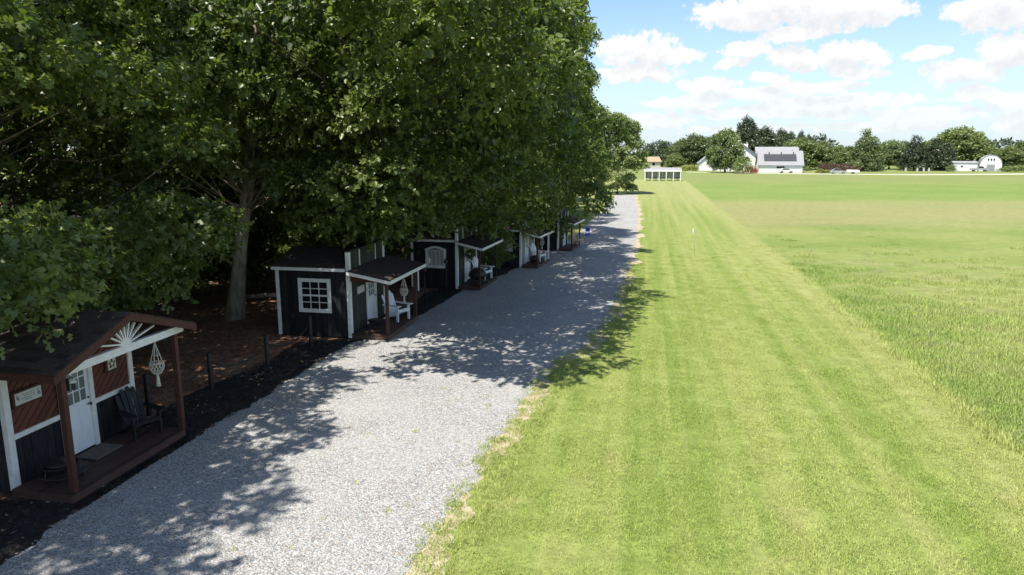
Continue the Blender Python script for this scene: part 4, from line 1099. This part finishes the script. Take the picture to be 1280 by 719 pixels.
# --- rope fence between the cabins: each post a thing, each rope a thing
posts = [(-12.1, 14.75), (-11.7, 16.75), (-11.16, 18.79), (-11.05, 21.4)]
wh = ['beside the red cabin porch', 'second along the rope from the red cabin', 'third along the rope from the red cabin', 'in front of the square window cabin']
for k, (x, y) in enumerate(posts):
    pt = thing('rope_post', 'black fence post ' + wh[k], 'post', (x, y, 0), random.uniform(0, 1), 'black rope fence posts')
    MB().lathe([(.068, -.1), (.068, 1.06), (.05, 1.09), (0, 1.10)], 10).build('shaft', 'black_paint', pt, True)
    MB().lathe([(.071, .80), (.082, .81), (.082, .84), (.071, .85)], 10).build('rope_collar', 'dark_rope', pt, True)
for k in range(3):
    (xa, ya), (xb_, yb_) = posts[k], posts[k + 1]
    pts = [(xa + (xb_ - xa) * u, ya + (yb_ - ya) * u, .82 - .42 * 4 * u * (1 - u) * .8) for u in np.linspace(0.03, .97, 12)]
    tag(MB().tube(pts, .020, 6).build('fence_rope', 'dark_rope', None, True), 'dark sagging rope between fence posts ' + ['by the red cabin porch', 'in the middle of the fence', 'near the square window'][k], 'rope', 'ropes of the fence')
for k, (x, y, lb) in enumerate([(-9.2, 28.2, 'slim black post standing in the mulch past the olive cabin'), (-8.95, 30.6, 'slim black post in front of the arched window')]):
    pt = thing('lamp_post', lb, 'post', (x, y, 0))
    MB().tube([(0, 0, 0), (0, 0, 1.5)], .025, 8).build('shaft', 'black_paint', pt, True)
    MB().lathe([(.025, 1.5), (.09, 1.52), (.10, 1.62), (.03, 1.72), (0, 1.74)], 8).build('head', 'iron', pt, True)

# --- little white flag on a wire stake in the mown strip
fl = thing('marker_flag', 'small white marker flag on a thin stake in the lawn', 'flag', (3.05, 46.0, 0), R_(15))
MB().tube([(0, 0, 0), (-.08, 0, 1.1), (-.15, 0, 1.75)], .011, 6).build('stake', 'wire', fl, True)
MB().add([(-.15, -.006, 1.75), (-.26, -.03, 1.56), (-.31, .02, 1.36), (-.13, -.006, 1.50), (-.15, .006, 1.75), (-.26, -.018, 1.56), (-.31, .032, 1.36), (-.13, .006, 1.50)], CUBE_F).build('cloth', 'flag_cloth', fl)

# ------------------------------------------------------------------ far side of the field
def far_z(y, Y): return HCAM - (y - HY) * Y / 896.0
# white open stand at the end of the mown strip
sd = thing('field_shelter', 'long white open-fronted shelter at the end of the mown strip', 'shelter', (-.9, 166, 0))
MB().ext([(0, 2.45), (3.2, 2.85), (3.2, 2.95), (0, 2.55)], 'x', -.2, 8.2).build('roof', 'roof_grey', sd)
box('fascia', 'house_white', sd, -.2, -.06, 2.1, 8.2, 0, 2.5)
for k in range(6): box('post', 'house_white', sd, k * 1.58, 0.0, 0, k * 1.58 + .16, .14, 2.1)
for k in range(8): box('wall_panel', 'house_white', sd, k * 1.0 + .02, 3.1, .5, (k + 1) * 1.0 - .02, 3.16, 2.7)
box('wall_panel', 'house_white', sd, -.02, .14, 0, .05, 3.1, 2.5); box('wall_panel', 'house_white', sd, 7.95, .14, 0, 8.02, 3.1, 2.5)
for k, x in enumerate((1.0, 3.4, 5.9)):
    tb = thing('picnic_table', 'dark wooden picnic table inside the white shelter', 'table', (x, 167.2, 0), 0, 'tables in the shelter')
    box('table_top', 'dark_wood', tb, -.9, -.4, .70, .9, .4, .76)
    for s in (-1, 1):
        box('bench', 'dark_wood', tb, -.9, s * .7 - .14, .42, .9, s * .7 + .14, .47)
        box('leg', 'dark_wood', tb, s * .65 - .05, -.7, .36, s * .65 + .05, .7, .42)
        MB().bar((s * .65, -.6, 0), (s * .65, 0, .7), .06, .09).bar((s * .65, .6, 0), (s * .65, 0, .7), .05, .09).build('leg', 'dark_wood', tb)
def gable_house(t_, x0, x1, y0, y1, eave, ridge, wall, roof, axis='x', ov=.4):
    """walls, gables and two roof slopes; axis = direction of the ridge"""
    box('wall', wall, t_, x0, y0, 0, x1, y1, eave)
    if axis == 'x':
        ym_ = (y0 + y1) / 2
        MB().ext([(y0, eave), (y1, eave), (ym_, ridge)], 'x', x0 + .01, x1 - .01).build('gable', wall, t_)
        for (ye, s) in ((y0, -1), (y1, 1)):
            ze = eave - ov * (ridge - eave) / abs(ym_ - ye)
            MB().ext([(ye + s * ov, ze), (ym_, ridge), (ym_, ridge + .18), (ye + s * ov, ze + .18)], 'x', x0 - ov, x1 + ov).build('roof', roof, t_)
    else:
        xm_ = (x0 + x1) / 2
        MB().ext([(x0, eave), (x1, eave), (xm_, ridge)], 'y', y0 + .01, y1 - .01).build('gable', wall, t_)
        for (xe, s) in ((x0, -1), (x1, 1)):
            ze = eave - ov * (ridge - eave) / abs(xm_ - xe)
            MB().ext([(xe + s * ov, ze), (xm_, ridge), (xm_, ridge + .18), (xe + s * ov, ze + .18)], 'y', y0 - ov, y1 + ov).build('roof', roof, t_)
def front_window(t_, x, z, wd, ht, y):
    wn = MB().box(x - wd / 2 - .1, y - .06, z - .1, x - wd / 2, y, z + ht + .1).box(x + wd / 2, y - .06, z - .1, x + wd / 2 + .1, y, z + ht + .1).box(x - wd / 2, y - .06, z - .1, x + wd / 2, y, z).box(x - wd / 2, y - .06, z + ht, x + wd / 2, y, z + ht + .1).build('window', 'house_white', t_)
    n = max(1, round(wd / .9))
    for k in range(n): box('pane', 'glass', wn, x - wd / 2 + k * wd / n + .03, y - .04, z, x - wd / 2 + (k + 1) * wd / n - .03, y - .01, z + ht)
gb = thing('garage', 'white garage with grey roof and dark solar panels', 'garage', (34.6, 240, 0), R_(-2))
gable_house(gb, 0, 13.2, 0, 8, 2.6, 6.7, 'house_white', 'roof_grey', 'x')
n = 12
for k in range(n):
    for j in range(2):
        s0, s1 = .22 + j * .26, .22 + j * .26 + .25
        ya, za, yb2, zb2 = 4 * s0, 2.6 + 4.1 * s0, 4 * s1, 2.6 + 4.1 * s1
        nx, nz = -.716 * .25, .699 * .25
        xa = 1.6 + k * .82
        MB().add([(xa, ya + nx, za + nz), (xa + .8, ya + nx, za + nz), (xa + .8, yb2 + nx, zb2 + nz), (xa, yb2 + nx, zb2 + nz), (xa, ya + nx * 1.2, za + nz * 1.2), (xa + .8, ya + nx * 1.2, za + nz * 1.2), (xa + .8, yb2 + nx * 1.2, zb2 + nz * 1.2), (xa, yb2 + nx * 1.2, zb2 + nz * 1.2)], CUBE_F).build('solar_panel', 'solar', gb)
for k in range(3): MB().tube([(3.2 + k * 3.7, 2.9, 5.6), (3.2 + k * 3.7, 2.9, 6.5)], .16, 8).build('vent_pipe', 'car_dark', gb)
front_window(gb, 6.6, 1.3, 2.4, .7, 0)
hs = thing('farmhouse', 'white two-storey farmhouse with steep gable and grey roofs', 'house', (27, 252, 0))
gable_house(hs, -4.2, 8.2, 0, 9, 5.6, 10.2, 'house_white', 'roof_grey', 'y', .6)
box('chimney', 'house_white', hs, 4.6, 4, 7.0, 5.9, 5.2, 9.2)
front_window(hs, 1.6, 6.4, 1.0, 1.6, 0); front_window(hs, 4.9, 3.4, 1.0, 1.5, 0)
hw = thing('house_wing', 'low pink walled wing joining farmhouse and solar garage', 'house', (35.4, 251, 0))
gable_house(hw, .1, 13.2, 0, 8, 5.0, 8.0, 'house_pink', 'roof_grey', 'x', .4)
gable_house(hw, 9, 12.6, -1.4, -.05, 5.0, 7.0, 'house_white', 'roof_grey', 'y', .3)
front_window(hw, 1.8, 3.3, 2.6, 1.3, 0)
rh = thing('ranch_house', 'long white single-storey house behind the round maple', 'house', (17.4, 262, 0))
gable_house(rh, 0, 4.6, -1.2, 7, 2.7, 4.7, 'house_white', 'roof_grey', 'y', .4)
gable_house(rh, 4.62, 17.5, 0, 6.6, 2.6, 4.3, 'house_white', 'roof_grey', 'x', .4)
for x in (7, 10.5, 14): front_window(rh, x, 1.0, 1.2, 1.1, 0)
th_ = thing('tan_house', 'small tan roofed house peeping past the light green tree', 'house', (1.8, 300, 0), R_(20))
gable_house(th_, -3, 3, 0, 6, 2.6, 4.4, 'cream', 'tan_roof', 'x', .4)
front_window(th_, 0, 1.0, 1.2, 1.1, 0)
gm = thing('gambrel_barn', 'white gambrel roofed barn by the parked pickup', 'barn', (111.8, 272, 0), R_(-18))
prof = [(0, 0), (6.4, 0), (6.4, 2.5), (5.9, 4.0), (4.7, 5.1), (3.2, 5.5), (1.7, 5.1), (.5, 4.0), (0, 2.5)]
MB().ext(prof, 'y', 0, 9).build('wall', 'house_white', gm)
for a, b_ in zip(range(2, 8), range(3, 9)):
    p, q = Vector((prof[a][0], 4.6, prof[a][1])), Vector((prof[b_][0], 4.6, prof[b_][1]))
    MB().bar(p, q, 9.4, .16, (q - p).cross(Vector((0, 1, 0)))).build('roof', 'roof_grey', gm)
for k in range(3): front_window(gm, 2.4 + k * .8, 3.5, .5, .8, 0)
box('door', 'roof_grey', gm, 2.0, -.05, 0, 4.4, -.01, 2.3)
lw = thing('white_shed', 'low white flat-roofed shed beside the gambrel barn', 'shed', (103.6, 272, 0), R_(-3))
gable_house(lw, 0, 7.4, 0, 4, 2.7, 3.2, 'house_white', 'roof_grey', 'x', .2)
front_window(lw, 2.6, 1.3, .7, .6, 0)
pg = thing('garden_pergola', 'pale garden pergola between the tan house and the hedge', 'pergola', (8.2, 295, 0))
for (x, y) in ((0, 0), (3.4, 0), (0, 2.4), (3.4, 2.4)): box('post', 'sawn_stone', pg, x, y, 0, x + .2, y + .2, 2.6)
for k in range(5): box('rafter', 'sawn_stone', pg, -.3, k * .58, 2.6, 3.9, k * .58 + .12, 2.8)
# vehicles
def car(name, label, cat, loc, rz, mat, style='car'):
    t_ = thing(name, label, cat, loc, rz)
    if style == 'car':
        side = [(-2.2, .35), (2.2, .35), (2.25, .7), (2.1, .85), (1.15, .95), (.45, 1.42), (-1.1, 1.45), (-1.9, 1.0), (-2.25, .9)]
        glass = [(1.0, .97), (.42, 1.36), (-1.05, 1.39), (-1.7, 1.0)]
    else:
        side = [(-2.7, .45), (2.6, .45), (2.65, .95), (2.5, 1.1), (1.35, 1.15), (.75, 1.75), (-.6, 1.78), (-.75, 1.1), (-2.7, 1.1)]
        glass = [(1.2, 1.17), (.7, 1.68), (-.5, 1.70), (-.6, 1.17)]
    MB().ext(side, 'y', -.85, .85).build('body', mat, t_)
    for s in (-1, 1): MB().ext(glass, 'y', s * .852, s * .862).build('side_window', 'glass', t_)
    x0 = 1.4 if style == 'car' else 1.65
    for sx in (-1, 1):
        for s in (-1, 1):
            wv = MB().tube([(sx * x0, s * .66, .33), (sx * x0, s * .90, .33)], .34, 14).build('wheel', 'tyre', t_)
            MB().tube([(sx * x0, s * .895, .33), (sx * x0, s * .915, .33)], .19, 10).build('rim', 'rim', wv)
    for s in (-1, 1):
        box('headlight', 'lamp_glass', t_, side[2][0] - .05, s * .6 - .16, .62, side[2][0] + .02, s * .6 + .16, .78)
    return t_
car('parked_car', 'white car parked in front of the solar garage wall', 'car', (42.6, 237.6, 0), R_(2), 'car_white')
car('parked_car', 'dark car parked on the farm lane past the garage', 'car', (56.2, 230.5, 0), R_(-4), 'car_silver')
car('pickup_truck', 'silver pickup parked in front of the low white shed', 'pickup', (110.0, 267.5, 0), R_(-6), 'car_silver', 'pickup')
tl = thing('utility_trailer', 'low white covered trailer behind the silver car', 'trailer', (60.3, 230.2, 0), R_(-4))
MB().ext([(-1.7, .5), (1.7, .5), (1.7, 1.05), (1.2, 1.2), (-1.5, 1.25), (-1.7, 1.0)], 'y', -.8, .8).build('body', 'car_white', tl)
for s in (-1, 1): MB().tube([(0, s * .7, .3), (0, s * .9, .3)], .3, 12).build('wheel', 'tyre', tl)
MB().bar((-1.7, 0, .5), (-2.8, 0, .45), .1, .1).build('hitch', 'iron', tl)
for k, px in enumerate((1132, 1146.5, 1154.5, 1161)):
    q = atY(px, 213, 262)
    pl_ = thing('stone_pillar', 'short white pillar under the dark trees across the field', 'pillar', (q[0], 262, 0), 0, 'white pillars under the far trees')
    box('shaft', 'sawn_stone', pl_, -.22, -.22, 0, .22, .22, 1.15); box('cap', 'sawn_stone', pl_, -.28, -.28, 1.15, .28, .28, 1.25)
# far trees
def far_env(t): return np.interp(t, [0, .12, .4, .75, 1], [.55, .9, 1, .72, .15])
def cone_env(t): return np.interp(t, [0, .1, .3, .7, 1], [.75, 1, .85, .5, .08])
def dome_env(t): return np.interp(t, [0, .15, .4, .8, 1], [.8, 1, .98, .7, .2])
kw = dict(kind='card', n_leaf=5, sprigs=34, bough_r=(.9, 1.8), n_bough=75, inner=.35)
F_ = {'round': make_tree_meshes(41, 5, 1.8, 11, .3, leaf=.55, mat='far_leaf', env=far_env, **kw),
      'round2': make_tree_meshes(42, 5.2, 1.2, 11, .3, leaf=.55, mat='far_light_leaf', env=dome_env, **kw),
      'dark': make_tree_meshes(43, 4.2, .8, 11.5, .3, leaf=.5, mat='far_dark_leaf', env=cone_env, **kw),
      'dome': make_tree_meshes(44, 5.4, 1.6, 10, .3, leaf=.5, mat='far_leaf', env=dome_env, **{**kw, 'sprigs': 30, 'n_bough': 190, 'bough_r': (.7, 1.1), 'inner': .45}),
      'shrub': make_tree_meshes(45, 2.3, .5, 3.4, .1, leaf=.35, mat='far_light_leaf', env=dome_env, kind='card', n_leaf=4, sprigs=14, bough_r=(.5, .9), n_bough=34, inner=.3)}
def remat(ms, mat):
    c = ms[2].copy(); c.materials.clear(); c.materials.append(M[mat]); return (ms[0], ms[1], c)
F_['maple'] = remat(F_['shrub'], 'maple_leaf'); F_['red'] = remat(F_['shrub'], 'red_shrub_leaf'); F_['yellow'] = remat(F_['shrub'], 'yellow_leaf')
F_['mid'] = remat(F_['round'], 'far_light_leaf'); F_['darkround'] = remat(F_['round'], 'far_dark_leaf'); F_['lightcone'] = remat(F_['dark'], 'far_leaf')
H0 = {'round': 11, 'round2': 11, 'dark': 11.5, 'dome': 10, 'shrub': 3.4, 'maple': 3.4, 'red': 3.4, 'yellow': 3.4, 'mid': 11, 'darkround': 11, 'lightcone': 11.5}
W0 = {'round': 11.6, 'round2': 12, 'dark': 9.8, 'dome': 12.4, 'shrub': 5.4, 'maple': 5.4, 'red': 5.4, 'yellow': 5.4, 'mid': 11.6, 'darkround': 11.6, 'lightcone': 9.8}
def far_tree(k, px, top, wd, Y, label, group=None, name='far_tree'):
    """px, top and wd as seen; Y is where it stands across the field"""
    q = atY(px, 200, Y); h = far_z(top, Y); s = wd * Y / 896.0 / W0[k]
    plant_tree(name, F_[k], label, 'tree' if k not in ('shrub', 'red', 'yellow') else 'shrub', (q[0], Y, 0), random.uniform(0, 6.28), s, group, h / H0[k] / s)
far_tree('dome', 907, 167, 46, 252 - 14, 'big round maple on the lawn before the white houses')
far_tree('shrub', 929, 196, 21, 226, 'small pale ornamental tree beside the red shrub', None, 'ornamental_tree')
far_tree('red', 939, 207, 16, 231, 'bright red shrub by the garage corner', None, 'shrub')
far_tree('darkround', 932, 155, 30, 330, 'tall dark tree rising above the farmhouse roof')
far_tree('darkround', 952, 166, 44, 320, 'dark tree directly behind the farmhouse wing')
far_tree('round2', 1000, 177, 56, 285, 'broad yellow-green tree behind the solar garage')
GR = 'trees along the far side of the field'
rows = [('dark', 828, 180, 26, 330, 'dark tree behind the small tan roofed house'), ('round', 850, 180, 38, 310, 'mid green tree behind the pergola'), ('round', 868, 173, 46, 300, 'broad green tree behind the left end of the ranch house'),
        ('round2', 843, 193, 24, 285, 'low yellow-green tree beside the pergola'), ('round', 886, 176, 40, 318, 'green tree behind the round maple'), ('darkround', 975, 168, 26, 330, None),
        ('darkround', 986, 171, 24, 332, None), ('darkround', 999, 170, 13, 334, None), ('darkround', 1009, 174, 16, 336, None), ('round', 1027, 181, 40, 290, 'green tree next to the solar garage gable'), ('mid', 1046, 186, 30, 280, 'light green tree behind the dark red maples'),
        ('lightcone', 1082, 168, 36, 262, 'tall conical green tree past the dark red maples'), ('round', 1062, 186, 30, 300, 'low green tree behind the tall conical tree'), ('round', 1112, 180, 40, 292, 'broad green tree between conical tree and white pillars'),
        ('dark', 1143, 175, 32, 272, 'dark evergreen right behind the white pillars'), ('round', 1128, 181, 30, 300, 'green tree half hidden behind the pillar evergreen'), ('dark', 1168, 178, 30, 275, 'dark evergreen just past the last white pillar'),
        ('mid', 1160, 180, 34, 310, 'light green tree between the two dark evergreens'), ('mid', 1196, 167, 64, 300, 'very broad light green tree behind the low white shed'), ('dark', 1182, 182, 26, 280, 'dark bushy evergreen beside the low white shed'),
        ('round', 1222, 176, 36, 320, 'green tree behind the gambrel barn roof'), ('mid', 1262, 186, 34, 285, 'light green tree right beside the gambrel barn'), ('round', 1280, 181, 36, 300, 'green tree two crowns past the gambrel barn'),
        ('dark', 1246, 190, 30, 320, 'low dark tree showing past the barn gable'), ('mid', 1310, 182, 46, 300, None), ('round', 1350, 178, 50, 310, None), ('dark', 815, 184, 30, 350, 'dark tree behind the light green tree of the drive'),
        ('dome', 1250, 196, 22, 290, 'low round tree behind the gambrel barn')]
nm_lab = {'round': 'broad green tree beyond the barn at the end of the tree line', 'mid': 'broad light green tree beyond the barn at the end of the tree line', 'darkround': 'narrow dark tree top showing above the solar garage'}
for (k, px, top, wd, Y, lb) in rows: far_tree(k, px, top, wd, Y, lb or nm_lab[k], GR)
for (px, top, wd) in ((1039, 203.5, 14), (1058, 204.5, 24), (1030, 204.5, 12)):
    far_tree('maple', px, top, wd, 250, 'low dark red maple in the garden past the garage', 'dark red maples', 'japanese_maple')
for (px, top, wd) in ((1027, 210, 12), (1034, 211, 10)):
    far_tree('yellow', px, top, wd, 236, 'low yellow-green shrub beside the parked silver car', 'yellow shrubs', 'shrub')
for (px, top, wd) in ((856, 207, 14), (866, 206.5, 14), (846, 208, 12)):
    far_tree('yellow', px, top, wd, 256, 'yellow-green hedge shrub left of the white house', 'hedge shrubs', 'shrub')
for (px, top, wd) in ((1100, 205, 16), (1092, 206, 10), (1190, 205, 12), (1262, 206, 20), (1285, 205, 26), (1010, 208, 12)):
    far_tree('shrub', px, top, wd, 262, 'green shrub at the foot of the far trees', 'far shrubs', 'shrub')
# far wood that closes the horizon
r = np.random.default_rng(77); V = []
n = 26000
az_ = r.uniform(-.55, .75, n); dist = r.uniform(380, 430, n)
hmax = 9 + 3.5 * np.sin(az_ * 37) + 2.0 * np.sin(az_ * 91 + 1)
zz = hmax * r.uniform(0, 1, n) ** .8
P0 = np.stack([np.sin(az_) * dist, np.cos(az_) * dist, zz], 1)
me = leaves_mesh('far_wood', P0, r.normal(0, 1, (n, 3)), norm(r.normal(0, .5, (n, 3)) + [0, -.5, 1]), r.uniform(1.4, 2.4, n), r.uniform(1.0, 1.6, n), 'far_dark_leaf', 'card', r.uniform(0, 1, n))
stuff('far_wood', me, 'dark distant wood closing the horizon', 'wood')
